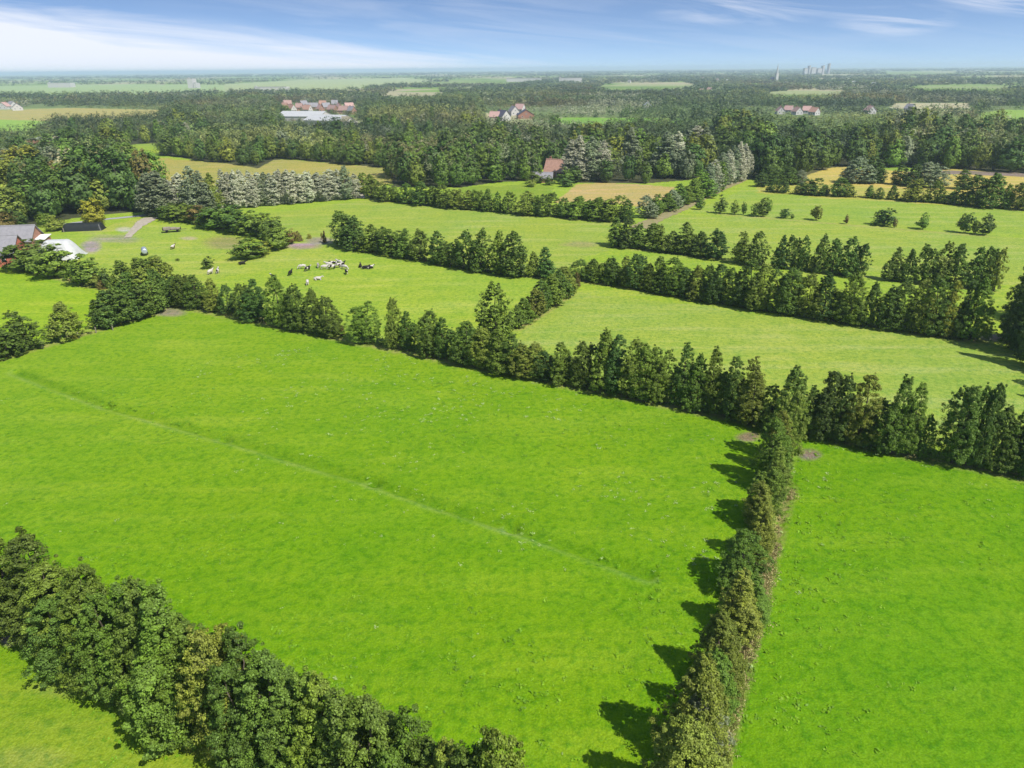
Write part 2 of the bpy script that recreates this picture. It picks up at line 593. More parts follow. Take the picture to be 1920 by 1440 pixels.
def row_world(where, group, items, key, name, colours, lo, hi, cat='tree', prefer=None):
    items = sorted(items, key=lambda q: q[0])
    names, wts = zip(*colours)
    last = -1
    for i, (px, x, y, h, hw, colr) in enumerate(items):
        n = len(VAR[key])
        if 'hedge' in key and hw < 1.3:
            vi = int(rng.choice([0, 6, 0, 5, 7]))
        else:
            vi = int(rng.integers(n))
            if vi == last:
                vi = (vi + 1) % n
        if prefer:
            vi = prefer[int(rng.integers(len(prefer)))]
            if vi == last:
                vi = prefer[(prefer.index(vi) + 1) % len(prefer)]
        last = vi
        colr = colr or names[int(rng.choice(len(names), p=np.array(wts) / sum(wts)))]
        word = VAR[key][vi][4]
        lab = '%s %s %s tree, %s %s' % (tallness(h, lo, hi), word, colr, place_words(i, len(items)), where)
        if name == 'shrub':
            lab = '%s %s shrub, %s %s' % (word, colr, place_words(i, len(items)), where)
        put(key, name, x, y, h, hw, vi, colr, lab, cat, group)

# ------------------------------------------------------------------ the hedgerows
# B: the long row across the middle
ROW_B = [(333,571,516,46),(352,574,511,40),(372,578,512,44),(403,583,521,34),(432,588,531,32),(464,597,528,36),(484,602,519,44),(530,612,513,46),(560,618,531,48),(592,624,538,42),(617,630,553,50),
 (684,644,563,54),(742,652,556,34,'olive green'),(766,657,580,34),(804,666,581,48),(832,672,592,42),(876,683,599,46),(906,690,612,40,'olive green'),(934,696,612,46),(962,702,622,40),(992,708,640,46),(1018,713,655,36),(1050,717,638,36),
 (1080,722,668,32),(1099,725,637,36),(1132,732,613,44),(1156,737,622,42),(1188,746,632,50,'olive green'),(1214,750,640,44),(1240,756,655,38),(1279,764,639,44),(1304,769,660,36,'mid green'),(1331,774,646,40),(1368,784,663,42),(1404,794,673,46),(1440,804,720,40),
 (1475,814,683,50),(1512,818,720,36),(1545,821,691,46),(1569,825,698,38),(1607,834,697,52),(1640,842,748,34),(1671,848,701,52),(1700,853,711,40),(1728,858,775,26),(1784,868,714,48),(1809,872,717,34),(1834,876,711,34),(1860,880,757,44),(1890,886,766,44),(1915,891,752,40),(1945,897,750,44)]
row('in long middle hedgerow', 'trees of the long middle hedgerow', [(a, b, c, d * (0.80 if a < 850 else 1.0), *e) for a, b, c, d, *e in ROW_B], 'hedge_near', wmul=0.95, lo=7.5, hi=10)

# G: left of its corner
ROW_G = [(-14,676,612,44),(12,668,615,44),(50,652,581,46),(127,635,564,42),(188,614,560,34),(206,610,542,40),(228,604,536,48),(250,598,545,36),(272,592,528,42),(291,585,523,38)]
row('in short hedgerow at left edge', 'trees of the short left hedgerow', ROW_G, 'hedge_mid', lo=5, hi=7)
ROW_G2 = [(300,566,504,40),(274,572,500,36),(246,574,508,40),(306,545,478,40),(270,550,480,40),(238,556,485,36),(288,532,478,34)]
row('in leafy clump before horse paddock', 'trees of the clump by the paddock', ROW_G2, 'hedge_mid', colours=(('mid green', 4), ('dark green', 3), ('olive green', 3)), lo=6, hi=8)
ROW_H = [(52,506,447,52),(72,511,458,40),(110,519,457,46),(163,534,473,44),(184,537,512,22,'olive green'),(201,541,502,13)]
row('in front of white mound', 'trees before the farmyard', ROW_H, 'young', wmul=1.3, lo=5, hi=7)

# D, F, C
ROW_D = [(648,462,394,46),(668,467,404,40),(700,472,418,42),(722,475,424,34),(740,479,425,36),(762,484,426,32),(787,488,428,32),(822,495,432,32),(842,499,452,24),(857,501,446,26),(880,505,430,34),(906,509,427,38),(938,513,428,34),(964,517,432,46),(1000,518,470,22),(1022,520,461,34)]
row('in hedgerow behind the cow herd', 'trees of the hedgerow behind the cows', ROW_D, 'hedge_mid', wmul=0.88, lo=7, hi=10)
ROW_F = [(1056,548,497,38),(1048,560,503,34),(1034,572,512,32),(1016,584,523,30),(1000,594,540,28),(982,604,556,28),(968,614,570,24),(928,640,528,52),(945,628,572,28)]
row('in short cross hedgerow right of herd', 'trees of the short cross hedgerow', ROW_F, 'hedge_mid', colours=(('dark green', 4), ('mid green', 3), ('olive green', 3)), lo=6, hi=8)
ROW_C = [(1092,524,486,36),(1112,527,484,32),(1128,529,492,28),(1146,532,483,36),(1172,536,478,34,'olive green'),(1196,541,473,34),(1216,545,492,28),(1234,548,479,40),(1260,553,480,44),(1284,557,500,30),(1304,561,496,34,'olive green'),(1326,565,496,32),(1346,568,492,38),(1374,573,500,34),(1400,577,484,48),(1426,581,492,44),(1456,585,500,34),(1480,589,498,44),(1515,594,511,40,'olive green'),(1541,598,509,40),(1568,602,540,28),(1591,606,506,46),(1628,611,526,32),(1660,616,531,42),(1688,619,524,44),(1716,623,520,42,'olive green'),(1748,628,515,46),(1772,631,522,32,'yellow-green'),(1800,634,520,34),(1820,637,518,44)]
row('in dense right-hand hedgerow', 'trees of the dense right-hand hedgerow', ROW_C, 'hedge_near', wmul=0.88, lo=7.5, hi=10)
# K
ROW_K = [(1154,461,406,36),(1178,464,409,36),(1198,466,418,28),(1222,468,416,36),(1238,471,420,34,'olive green'),(1260,474,432,28),(1284,477,414,44),(1312,481,432,32),(1340,485,428,40),(1392,494,433,36),(1418,497,433,34),(1462,503,438,26),(1483,505,438,24),(1503,507,441,24),(1520,509,482,16),(1537,511,438,28),(1559,513,446,30),(1590,517,443,34),(1607,519,453,26),(1674,526,461,34),(1700,529,464,26),(1730,532,456,32),(1764,535,452,36),(1786,537,453,36),(1822,541,461,32),(1845,543,458,28),(1863,545,463,26)]
row('in gappy hedgerow beyond the dense one', 'trees of the gappy right-hand hedgerow', ROW_K, 'hedge_mid', wmul=0.80, colours=(('dark green', 5), ('deep green', 5), ('olive green', 1)), lo=7.5, hi=10)
# right edge
ROW_R = [(1896,655,506,46),(1908,640,494,46),(1918,668,512,44),(1928,600,470,44),(1940,690,530,44)]
row('in dark clump at right edge', 'trees at the right edge', ROW_R, 'hedge_near', colours=(('deep green', 1),), lo=9, hi=12)
row('by shaded right edge of pasture', 'trees by the right edge pasture', [(1985,705,600,36),(2002,735,630,36),(2020,765,655,36)], 'hedge_mid', lo=7, hi=10)
# L: small lone trees
ROW_L = [(1312,393,372,12),(1350,400,363,18),(1377,402,374,13),(1394,403,377,7),(1414,406,376,10),(1430,406,370,18),(1440,399,369,8),(1471,409,388,14),(1485,410,401,5),(1530,413,383,15),(1586,420,401,7,'rusty brown'),(1640,423,409,11),(1657,423,388,26),(1677,427,408,6,'rusty brown'),(1729,430,397,17),(1808,437,396,19),(1828,439,409,11),(1846,441,400,18)]
row('in sparse line across right pasture', 'young trees dotted along the pasture ditch', ROW_L, 'young', wmul=1.15, hlim=(1.5, 9), lo=4, hi=6)
# M, N
ROW_M = [(1448,360,334,16),(1468,362,336,14),(1502,364,342,16),(1522,366,331,28),(1545,367,345,18),(1570,368,331,24),(1590,369,345,18),(1630,371,346,14),(1648,373,351,14),(1672,374,346,14),(1716,378,334,30),(1736,379,364,16),(1755,380,336,20),(1770,381,368,16),(1790,383,350,22),(1812,385,340,18),(1832,388,326,36),(1856,389,322,36),(1884,391,344,16),(1908,393,338,26),(1930,395,342,24)]
row('in ragged hedgerow below straw field', 'trees of the ragged hedgerow below the straw field', ROW_M, 'hedge_mid', lo=6, hi=9)
ROW_NN = [(1594,343,300,26),(1612,343,292,32),(1632,342,290,28),(1646,343,305,20),(1685,346,308,24),(1712,349,306,28),(1732,350,303,30),(1752,351,304,30),(1803,354,317,24),(1426,350,322,18),(1450,344,312,28),(1480,345,312,26),(1500,345,318,22)]
row('in hedgerow before dark right wood', 'trees of the hedgerow along the straw field', ROW_NN, 'hedge_mid', lo=8, hi=12, colours=(('dark green', 4), ('deep green', 3), ('grey-green', 2)))
# O
ROW_O = [(682,362,323,26),(697,372,325,24),(722,377,338,26),(742,378,348,18),(764,381,342,24),(790,384,338,32),(812,386,347,22),(833,388,345,28),(858,391,352,26),(880,393,355,28),(896,394,353,20),(916,396,352,20),(933,398,359,14),(953,400,357,22),(990,403,357,32),(1006,404,366,20),(1028,405,359,28),(1058,407,370,24),(1085,409,366,36),(1104,411,374,24),(1121,412,368,34),(1136,413,374,22),(1152,414,365,36),(1175,416,373,22)]
row('in hedgerow below straw meadow', 'trees of the hedgerow below the farmhouse', ROW_O, 'hedge_mid', lo=7, hi=10, colours=(('dark green', 5), ('mid green', 3), ('olive green', 1)))
ROW_P = [(1214,408,365,26),(1231,402,363,24),(1250,396,360,24),(1262,391,354,22),(1272,387,343,24),(1286,383,346,22),(1299,378,333,26),(1318,370,318,30),(1334,363,310,30),(1346,357,300,26)]
row('in row along the dirt track', 'trees along the dirt track', ROW_P, 'hedge_mid', lo=7.5, hi=11, colours=(('mid green', 4), ('grey-green', 4), ('dark green', 2)))
# lower left paddock scrub
ROW_S = [(318,410,380,28),(338,414,376,38),(356,417,385,26,'olive green'),(374,420,384,26,'rusty brown'),(392,424,388,28),(412,428,382,44),(434,433,386,36),(452,436,382,40),(476,441,392,40),(500,446,398,32),(512,460,405,34),(524,466,426,34),(544,458,428,16,'rusty brown'),(470,484,446,40),(492,478,452,20,'yellow-green'),(390,503,480,15)]
row('in scrub belt below silver poplars', 'trees of the scrub belt below the poplars', ROW_S, 'young', wmul=1.25, lo=6, hi=9, hlim=(2, 14), colours=(('dark green', 4), ('mid green', 3)))

# A and E: nearest rows, set along their lines from the tops of the trees
def tops_row(p0, dirv, tops, h_assume, wmul):
    """stand trees on the line p0 + s*dirv so that their tips come where seen"""
    items = []
    for (px, py, wm, *c) in tops:
        d = ray(px, py)
        # ray (d*t) meets the vertical plane of the line
        nx, ny = -dirv[1], dirv[0]
        t = (p0[0] * nx + p0[1] * ny) / (d[0] * nx + d[1] * ny)
        x, y, z = d[0] * t, d[1] * t, HC + d[2] * t
        j = (rng.uniform(-0.5, 0.5), rng.uniform(-0.5, 0.5))
        items.append((px, x + j[0], y + j[1], min(max(z * 0.97, 4.0), 14.0), wm * wmul * 1.22, c[0] if c else None))
    return items
E1 = np.array([0.884, -0.468])
E2 = np.array([0.447, 0.8945])
A0 = np.array([-34.9, 44.9])
TOPS_A = [(-45,985,2.6),(22,1000,2.7),(68,1053,2.4),(105,1085,2.2),(140,1065,2.2),(172,1120,2.0),(200,1088,2.0),(240,1084,2.1),(286,1084,2.6),(330,1160,2.2),(374,1158,1.9,'olive green'),(402,1215,2.0),(436,1190,1.9),(484,1216,2.0),(520,1268,2.0),(556,1262,2.0),(598,1272,1.9),(640,1284,2.2),(694,1305,2.1),(745,1348,1.9),(785,1384,1.9),(826,1376,2.0,'olive green'),(884,1388,1.9),(934,1362,2.0)]
itA = tops_row(A0, E1, TOPS_A, 9, 1.08)
row_world('in bottom left hedgerow', 'trees of the bottom left hedgerow', itA, 'hedge_near', 'alder_tree', (('dark green', 6), ('mid green', 3), ('olive green', 1)), 8, 11, prefer=[0, 5, 1, 4, 2, 7])
ex, ey, _ = gp(1478, 880)
E0 = np.array([ex, ey]) - 0.9 * E1
TREES_E = [(1488,735,862,1.7,'olive green'),(1470,772,884,1.5),(1444,786,908,1.9),(1462,832,930,1.4),(1442,880,968,1.6),(1414,904,990,1.8),(1432,948,1052,1.4),(1400,1003,1100,2.1),(1392,1073,1178,2.2),(1420,1092,1160,1.5),(1352,1150,1272,1.7),(1372,1215,1312,1.3),(1345,1226,1352,1.5),(1298,1236,1425,2.2,'olive green'),(1320,1312,1420,1.5),(1252,1322,1530,2.3,'olive green'),(1300,1420,1520,1.8,'olive green'),(1240,1400,1620,2.2,'olive green')]
itE = []
for (tx, ty, by, hw, *c) in TREES_E:
    x, y, _ = gp(1447 - (by - 950) * 0.245, by)
    z = min(max(height_at(x, y, tx, ty), 3.5), 10.5 if by < 1500 else 8.5)
    f_ = y * fwd[1] + (z - HC) * fwd[2]
    xt = (tx - 960) / FPX * f_                # where the tip is seen
    x += min(max(xt - x, -1.2), 0.8)
    itE.append((tx, x, y, z, hw * 1.15, c[0] if c else None))
row_world('in near right cross hedgerow', 'trees of the near right cross hedgerow', itE, 'hedge_near', 'alder_tree', (('mid green', 5), ('olive green', 5), ('grey-green', 1)), 8, 11)
DBG = (itA, itE)

# ------------------------------------------------------------------ poplars
POP = (('silvery grey', 5), ('grey-green', 1))
ROW_Q = [(x, 391 - (x - 420) * 0.083 + (i % 3) * 0.8, 316 + (6 if i % 4 == 1 else 0) + (i * 37 % 9) - 2, 19 + (i * 13 % 5)) for i, x in enumerate(range(424, 640, 11))]
ROW_Q += [(650, 374, 309, 20, 'grey-green'), (662, 372, 324, 20)]
row('in row of silver poplars', 'silver poplars in a row', ROW_Q, 'poplar', 'silver_poplar', POP, lo=11.5, hi=14.5, hlim=(5, 24))
ROW_Q2 = [(288,402,322,34),(304,404,318,40),(322,402,336,24),(345,398,322,30),(368,402,306,26,'grey-green'),(384,402,316,28,'grey-green'),(402,398,322,22,'olive green')]
row('in grey clump left of poplar row', 'grey poplars left of the row', ROW_Q2, 'poplar', 'silver_poplar', POP, lo=13, hi=17, hlim=(5, 26))
ROW_Q3 = [(1336,360,296,20),(1326,366,304,20,'grey-green'),(1350,352,284,24),(1362,346,278,20),(1372,343,271,18),(1382,340,262,18),(1391,338,266,16),(1400,334,282,16)]
row('at head of dirt track', 'poplars at the head of the track', ROW_Q3, 'poplar', 'silver_poplar', POP, lo=15, hi=19, hlim=(5, 26))
ROW_Q4 = [(1072,338,258,26),(1086,338,250,30),(1108,338,254,30,'grey-green'),(1126,337,262,26),(1180,322,235,28,'grey-green'),(1246,330,244,30),(1262,328,244,28),(1285,318,240,26,'grey-green'),(1302,316,232,30),(1318,318,234,26,'grey-green'),(985,300,270,20,'grey-green')]
row('in tall grey group behind farmhouse', 'tall grey poplars behind the farmhouse', ROW_Q4, 'poplar', 'silver_poplar', (('silvery grey', 3), ('grey-green', 2)), lo=18, hi=23, hlim=(5, 28))
ROW_Q5 = [(352,262,228,12),(390,278,248,14),(400,285,252,14),(500,272,254,10),(690,300,270,12)]
row('in dark woods above poplar row', 'pale poplars standing in the dark woods', ROW_Q5, 'poplar', 'silver_poplar', POP, lo=14, hi=18, hlim=(5, 26))

# ------------------------------------------------------------------ woods
WOODCOL = (('dark green', 5), ('deep green', 6), ('mid green', 3), ('olive green', 3), ('yellow-green', 0.9), ('rusty brown', 0.35), ('grey-green', 0.8))
W1 = [(-70,440),(0,432),(62,424),(120,412),(200,402),(285,396),(298,345),(262,318),(150,300),(40,298),(-70,300)]
WOODS = [
    (W1, 'in big left wood behind farm', (13, 19), WOODCOL),
    ([(-70,285),(40,283),(160,276),(300,268),(330,244),(300,230),(110,238),(60,262),(-70,264)], 'in far left tree belt', (11, 14), WOODCOL),
    ([(305,250),(420,262),(500,262),(540,225),(520,205),(480,188),(320,214)], 'in dark wood left of village', (12, 15), WOODCOL),
    ([(300,290),(380,302),(440,308),(484,316),(512,300),(540,298),(620,306),(722,314),(735,300),(800,292),(900,286),(900,250),(700,246),(620,250),(500,268),(380,272),(300,272)], 'in wood below village sheds', (10, 14), WOODCOL),
    ([(735,352),(800,350),(862,352),(930,342),(1005,338),(1010,318),(1070,318),(1075,342),(1140,343),(1208,344),(1290,338),(1320,330),(1340,300),(1330,268),(1200,256),(900,252),(900,290),(800,296),(735,312)], 'in wood around farmhouse', (11, 16), WOODCOL),
    ([(1405,335),(1420,340),(1500,332),(1560,314),(1600,312),(1700,314),(1790,318),(1960,326),(1960,262),(1860,258),(1700,262),(1600,268),(1480,272),(1350,262),(1345,300),(1405,305)], 'in dark right-hand wood', (13, 19), (('dark green', 5), ('deep green', 6), ('mid green', 2), ('olive green', 2), ('rusty brown', 0.4), ('grey-green', 0.6))),
    ([(700,246),(900,250),(905,225),(900,205),(840,196),(760,200),(690,222)], 'in tall clump right of village', (13, 17), (('dark green', 4), ('mid green', 3), ('yellow-green', 1.2), ('olive green', 2))),
]
# the ones that matter individually, placed by hand (base px, base py, top py, width px, colour)
FEATURE = [(180,424,367,36,'golden'),(230,392,272,62,'deep green'),(275,384,276,44,'rusty brown'),(150,388,290,50,'olive green'),(110,392,305,56,'mid green'),(60,408,322,60,'dark green'),(18,424,345,52,'olive green'),(198,394,330,40,'olive green'),(105,432,402,34,'olive green'),(2,438,392,40,'rusty brown'),(86,424,398,22,'mid green'),(32,430,388,30,'deep green')]
row('at foot of big left wood', 'trees at the foot of the big left wood', FEATURE, 'wood', 'broadleaf_tree', WOODCOL, lo=11, hi=17, hlim=(4, 26))

HOUSE_SPOTS = []
def clear_of(x, y, r):
    for (hx, hy, hr) in HOUSE_SPOTS:
        # keep the strip in front of a house open towards the viewer
        if math.hypot(x - hx, y - hy) < hr + r:
            return False
        d = math.hypot(hx, hy)
        along = (x * hx + y * hy) / d
        if -32 < along - d < 0 and abs(x * hy - y * hx) / d < hr * 0.75 and hr > 6:
            return False
    return True

def reg(px, py, r):
    x, y, _ = gp(px, py)
    HOUSE_SPOTS.append((x, y, r))
    return x, y

HOUSES = []   # (x, y, w, d, eave, roof, rz, wall, roof colour, label)
def house(px, py, w_, d_, e_h, r_h, rz, wall, roofc, label, name='house', cat='house', proto='house'):
    x, y = reg(px, py, max(w_, d_) * 0.62)
    HOUSES.append((x, y, w_, d_, e_h, r_h, rz, wall, roofc, label, name, cat, proto))

house(1041, 331, 6.5, 8, 2.8, 4.6, 65, 'brick', 'orange', 'orange-roofed farmhouse standing before the middle wood', 'farmhouse')
house(1018, 341, 5.5, 8.0, 1.9, 2.0, 82, 'brick', 'grey', 'grey-roofed shed left of the orange-roofed farmhouse', 'farm_shed', 'shed', 'shed')
vil = [(520,206,'orange'),(534,203,'orange'),(548,207,'orange'),(562,204,'red'),(577,208,'orange'),(588,203,'grey'),(601,207,'pink'),(612,203,'grey'),(624,208,'red'),(636,205,'pink'),(645,210,'red'),(655,203,'pink'),(570,198,'grey'),(540,197,'red'),(606,198,'orange'),(628,197,'grey'),(660,211,'grey')]
for i, (a, b, c) in enumerate(sorted(vil)):
    cn = {'orange': 'orange-tiled', 'red': 'red-tiled', 'grey': 'slate-roofed', 'pink': 'faded pink-roofed'}[c]
    house(a, b + 3, 7 + (i * 3 % 3), 8 + (i * 5 % 4), 3.8, 4.4, 20 + (i * 47 % 120), 'white' if i % 3 == 0 else 'brick', c, cn + ' village house, %s among the distant village houses' % place_words(i, len(vil)))
house(572, 226, 26, 46, 4.5, 4.0, 75, 'white', 'lightgrey', 'long pale grey shed below the red village roofs', 'farm_shed', 'shed', 'shed')
house(618, 234, 22, 40, 4.2, 4.2, 62, 'white', 'lightgrey', 'pale grey shed right of the long village shed', 'farm_shed', 'shed', 'shed')
house(650, 236, 12, 18, 4.0, 3.6, 40, 'white', 'tan', 'small tan-roofed shed at right of the village sheds', 'farm_shed', 'shed', 'shed')
house(498, 242, 13, 11, 3.5, 3.5, 10, 'white', 'lightgrey', 'small pale shed among trees left of village sheds', 'farm_shed', 'shed', 'shed')
house(942, 226, 10, 12, 4.0, 5.2, 40, 'white', 'slate', 'white house with dark slate roof right of tall clump', 'house')
house(928, 226, 8, 9, 3.6, 4.4, 80, 'brick', 'pink', 'pink-roofed house just left of white slate-roofed house', 'house')
house(963, 216, 9, 11, 4.0, 5.0, 20, 'white', 'grey', 'grey-roofed house behind the white slate-roofed house', 'house')
house(985, 222, 16, 11, 3.6, 4.6, 8, 'brick', 'slate', 'wide slate-roofed house right of white slate-roofed house', 'house')
house(975, 211, 9, 10, 4, 5, 60, 'white', 'pink', 'faded pink-roofed house behind the wide slate-roofed house', 'house')
for i, (a, b, c) in enumerate([(1462,214,'red'),(1478,212,'pink'),(1494,215,'red'),(1512,213,'pink'),(1526,216,'orange')]):
    house(a, b, 8, 8, 3.4, 3.8, (i * 53) % 90, 'white', c, '%s-roofed house, %s of five across the right woods' % (c, place_words(i, 5)))
for i, (a, b, c, wh) in enumerate([(10,205,'pink','at left edge'),(24,203,'grey','second from left edge'),(34,207,'slate','third from left edge')]):
    house(a, b, 12, 10, 4, 5, (i * 61) % 90, 'white', c, '%s-roofed white house %s, before far fields' % (c, wh))
house(75, 276, 30, 12, 3.0, 3.0, 4, 'brick', 'grey', 'long low grey barn behind the big left wood', 'farm_barn', 'barn', 'shed')
house(104, 272, 16, 10, 2.6, 2.4, 2, 'white', 'tan', 'low pale shed right of the long grey barn', 'farm_shed', 'shed', 'shed')
for i, (a, b, c) in enumerate([(1214,204,'white'),(1315,175,'pink'),(1330,172,'red'),(1345,152,'pink'),(1318,148,'orange'),(1362,154,'white'),(1600,158,'white'),(1638,160,'white'),(1705,210,'grey'),(1630,214,'pink'),(1245,150,'pink'),(1180,155,'grey')]):
    house(a, b, 9, 8, 3.8, 4, (i * 71) % 90, 'white', 'lightgrey' if c == 'white' else c, '%s-roofed house among far right woods, %s' % ('pale' if c == 'white' else c, ['by two grey poplars', 'left of a red roof', 'above the wood middle', 'near the horizon', 'left below the horizon', 'right of a pink roof', 'below the white towers', 'right below the white towers', 'by pale stubble field', 'behind dark wood', 'far beyond the farmhouse', 'left of all far houses'][i]))

row('close round the orange-roofed farmhouse', 'trees close round the farmhouse', [(1004,344,318,20),(1030,347,328,14),(1058,345,312,22),(1076,342,310,24),(1064,350,330,18),(996,350,334,14)], 'young', wmul=1.2, lo=5, hi=8)

def fill_wood(poly, where, hr, colours, n_ind):
    P = np.array(poly, float)
    xs, ys = [], []
    for q in poly:
        x, y, _ = gp(q[0], q[1])
        xs.append(x)
        ys.append(y)
    x0, x1, y0, y1 = min(xs), max(xs), min(ys), max(ys)
    n = int((x1 - x0) * (y1 - y0) / 22.0)
    X = rng.uniform(x0, x1, n)
    Y = rng.uniform(y0, y1, n)
    px, py, _ = proj(X, Y)
    ok = in_poly(px, py, poly)
    X, Y = X[ok], Y[ok]
    acc = []
    grid = {}
    for (x, y) in zip(X, Y):
        k = (int(x // 6), int(y // 6))
        bad = False
        for a in (-1, 0, 1):
            for b in (-1, 0, 1):
                for (qx, qy) in grid.get((k[0] + a, k[1] + b), ()):
                    if (qx - x) ** 2 + (qy - y) ** 2 < 5.6 ** 2:
                        bad = True
        if bad or not clear_of(x, y, 3.0):
            continue
        grid.setdefault(k, []).append((x, y))
        acc.append((x, y))
    return acc

WOODPTS = []
for wi, (poly, where, hr, cols) in enumerate(WOODS):
    for (x, y) in fill_wood(poly, where, hr, cols, 0):
        if any((x - a) ** 2 + (y - b) ** 2 < (2.2 + 0.6 * r) ** 2 for a, b, r in USED if abs(x - a) < 8 and abs(y - b) < 8):
            continue
        h = rng.uniform(*hr) * (0.72 + 0.5 * vnoise(x, y, 30, 61))
        cl = vnoise(x, y, 60.0, 3 + wi)
        WOODPTS.append((x, y, h, rng.uniform(3.6, 5.8) * (h / 14.0), wi, cl))
# those that show: front of the wood or standing out; rank by nearness of each wood's edge
def shows(p):
    x, y, h, r, wi, _ = p
    return h / math.hypot(x, y)
# hidden-by-front test: count taller trees standing in the way
arr = np.array([(p[0], p[1], p[2]) for p in WOODPTS])
dist = np.hypot(arr[:, 0], arr[:, 1])
brg = arr[:, 0] / arr[:, 1]
top = (HC - arr[:, 2]) / dist
score = np.zeros(len(arr))
order = np.argsort(dist)
for i in range(len(arr)):
    w_i = 3.5 / dist[i]
    m = (np.abs(brg - brg[i]) < w_i) & (dist < dist[i] - 2)
    lim = top[m].min() if m.any() else 9.0          # lowest slope seen over the trees in front
    bot = HC / dist[i]
    vis = max(0.0, min(lim, bot) - top[i])
    score[i] = vis * 1.0
keep = np.argsort(-score)[:255]
ind = set(int(k) for k in keep)
wcols = {}
for wi, (poly, where, hr, cols) in enumerate(WOODS):
    it = []
    for k in sorted(ind):
        p = WOODPTS[k]
        if p[4] == wi:
            px = float(proj(p[0], p[1])[0])
            it.append((px, p[0], p[1], p[2], p[3], None))
    if it:
        row_world(where, 'trees ' + where, it, 'wood', 'broadleaf_tree', cols, hr[0] + 2, hr[1] - 1.5)
rest = [WOODPTS[k] for k in range(len(WOODPTS)) if k not in ind]

# ------------------------------------------------------------------ distant woodland (one mass)
PAL = np.array([(0.070,0.105,0.030),(0.085,0.120,0.032),(0.115,0.145,0.036),(0.150,0.160,0.045),(0.055,0.085,0.032),(0.20,0.20,0.05),(0.15,0.13,0.055),(0.23,0.24,0.16),(0.14,0.18,0.05)])
PALW = np.array([5, 5, 4, 2.5, 4, 1.2, 0.9, 1.3, 2])
PALW = PALW / PALW.sum()
FARQ = []
FARC = []
foff = 0
TEMPL = {}
for nm, (ncl, nlf, ls) in {'a': (44, 9, 0.085), 'b': (24, 6, 0.13), 'c': (11, 4, 0.24)}.items():
    L = []
    for s in range(6):
        P, Nn, S, g = crown_arrays(3000 + s * 7, 1.0, 0.33 / 0.9, 0.06, ROUND_TOPS[s][0], ncl, nlf, ls * 0.36, 0.11, prof_round, 1.6)
        V, Q = leaf_quads(P, Nn, S * 1.0, g)
        L.append(V)
    TEMPL[nm] = L
def far_tree(x, y, h, r, lod, col):
    T = TEMPL[lod][int(rng.integers(6))]
    th = rng.uniform(0, 6.28)
    c, s = math.cos(th), math.sin(th)
    k = r / 0.36
    V = np.stack([(T[:, 0] * c - T[:, 1] * s) * k + x, (T[:, 0] * s + T[:, 1] * c) * k + y, T[:, 2] * h], 1)
    FARQ.append(V.astype(np.float32))
    FARC.append(np.repeat(col[None, :], len(V) // 4, 0))
def stand_col(x, y):
    p1, p2, p3 = parcel(x, y)
    b = STAND[int(p1 * 0.999 * len(STAND))] * (0.75 + 0.6 * p2)
    c = far_col()
    m = 0.72 if p3 > 0.25 else 0.35
    return (c * (1 - m) + b * m) * 1.35 * (0.7 + 0.5 * rng.random()) * (0.75 + 0.5 * vnoise(x, y, 40.0, 303))
def parcel(x, y):
    u = x * E1[0] + y * E1[1] + 50 * (vnoise(x, y, 130, 401) - .5)
    v = -x * E1[1] + y * E1[0] + 50 * (vnoise(x, y, 130, 402) - .5)
    a, b = int(u // 95), int(v // 120)
    q = ((a * 7919 + b * 104729 + 31) * 2654435761) % 4294967296
    return (q / 4294967296.0, (q * 48271 % 2147483647) / 2147483647.0, (q * 16807 % 2147483647) / 2147483647.0)
STAND = np.array([(0.07,0.11,0.03),(0.05,0.08,0.03),(0.13,0.18,0.045),(0.06,0.095,0.03),(0.20,0.22,0.06),(0.055,0.085,0.035),(0.15,0.13,0.05),(0.09,0.13,0.035),(0.24,0.25,0.15),(0.06,0.09,0.03)])
def far_col():
    return PAL[int(rng.choice(len(PAL), p=PALW))] * rng.uniform(0.7, 1.35)
for (x, y, h, r, wi, cl) in rest:
    far_tree(x, y, h, r * 1.1, 'a', stand_col(x, y))

# open ground that stays free of far trees (photo pixels)
OPEN = [
    [(-60,248),(60,246),(110,226),(300,222),(300,206),(120,202),(0,207),(-60,212)],
    [(-60,176),(120,178),(300,176),(480,170),(520,160),(240,158),(-60,162)],
    [(420,172),(620,172),(700,162),(820,152),(760,146),(560,150),(420,158)],
    [(840,160),(960,160),(1010,150),(960,146),(840,150)],
    [(1670,204),(1820,204),(1822,193),(1672,193)],
    [(1690,214),(1825,214),(1830,206),(1690,206)],
    [(1835,238),(1960,238),(1960,206),(1880,206),(1838,212)],
    [(505,240),(670,240),(670,196),(505,196)],
    [(900,232),(1000,232),(1000,212),(900,212)],
    [(1040,234),(1210,236),(1300,232),(1300,222),(1040,220)],
    [(295,350),(295,296),(430,306),(520,298),(732,314),(740,342),(680,352),(600,352)],
    [(1660,140),(1790,140),(1790,132),(1660,132)],
    [(1400,250),(1470,250),(1470,236),(1400,236)],
    [(1425,182),(1470,191),(1575,186),(1590,172),(1520,168),(1450,172)],
    [(1105,166),(1150,177),(1260,175),(1310,164),(1280,154),(1160,156)],
    [(705,182),(750,190),(838,182),(820,166),(740,170)],
    [(1690,168),(1740,178),(1860,175),(1915,164),(1840,158),(1740,160)],
]
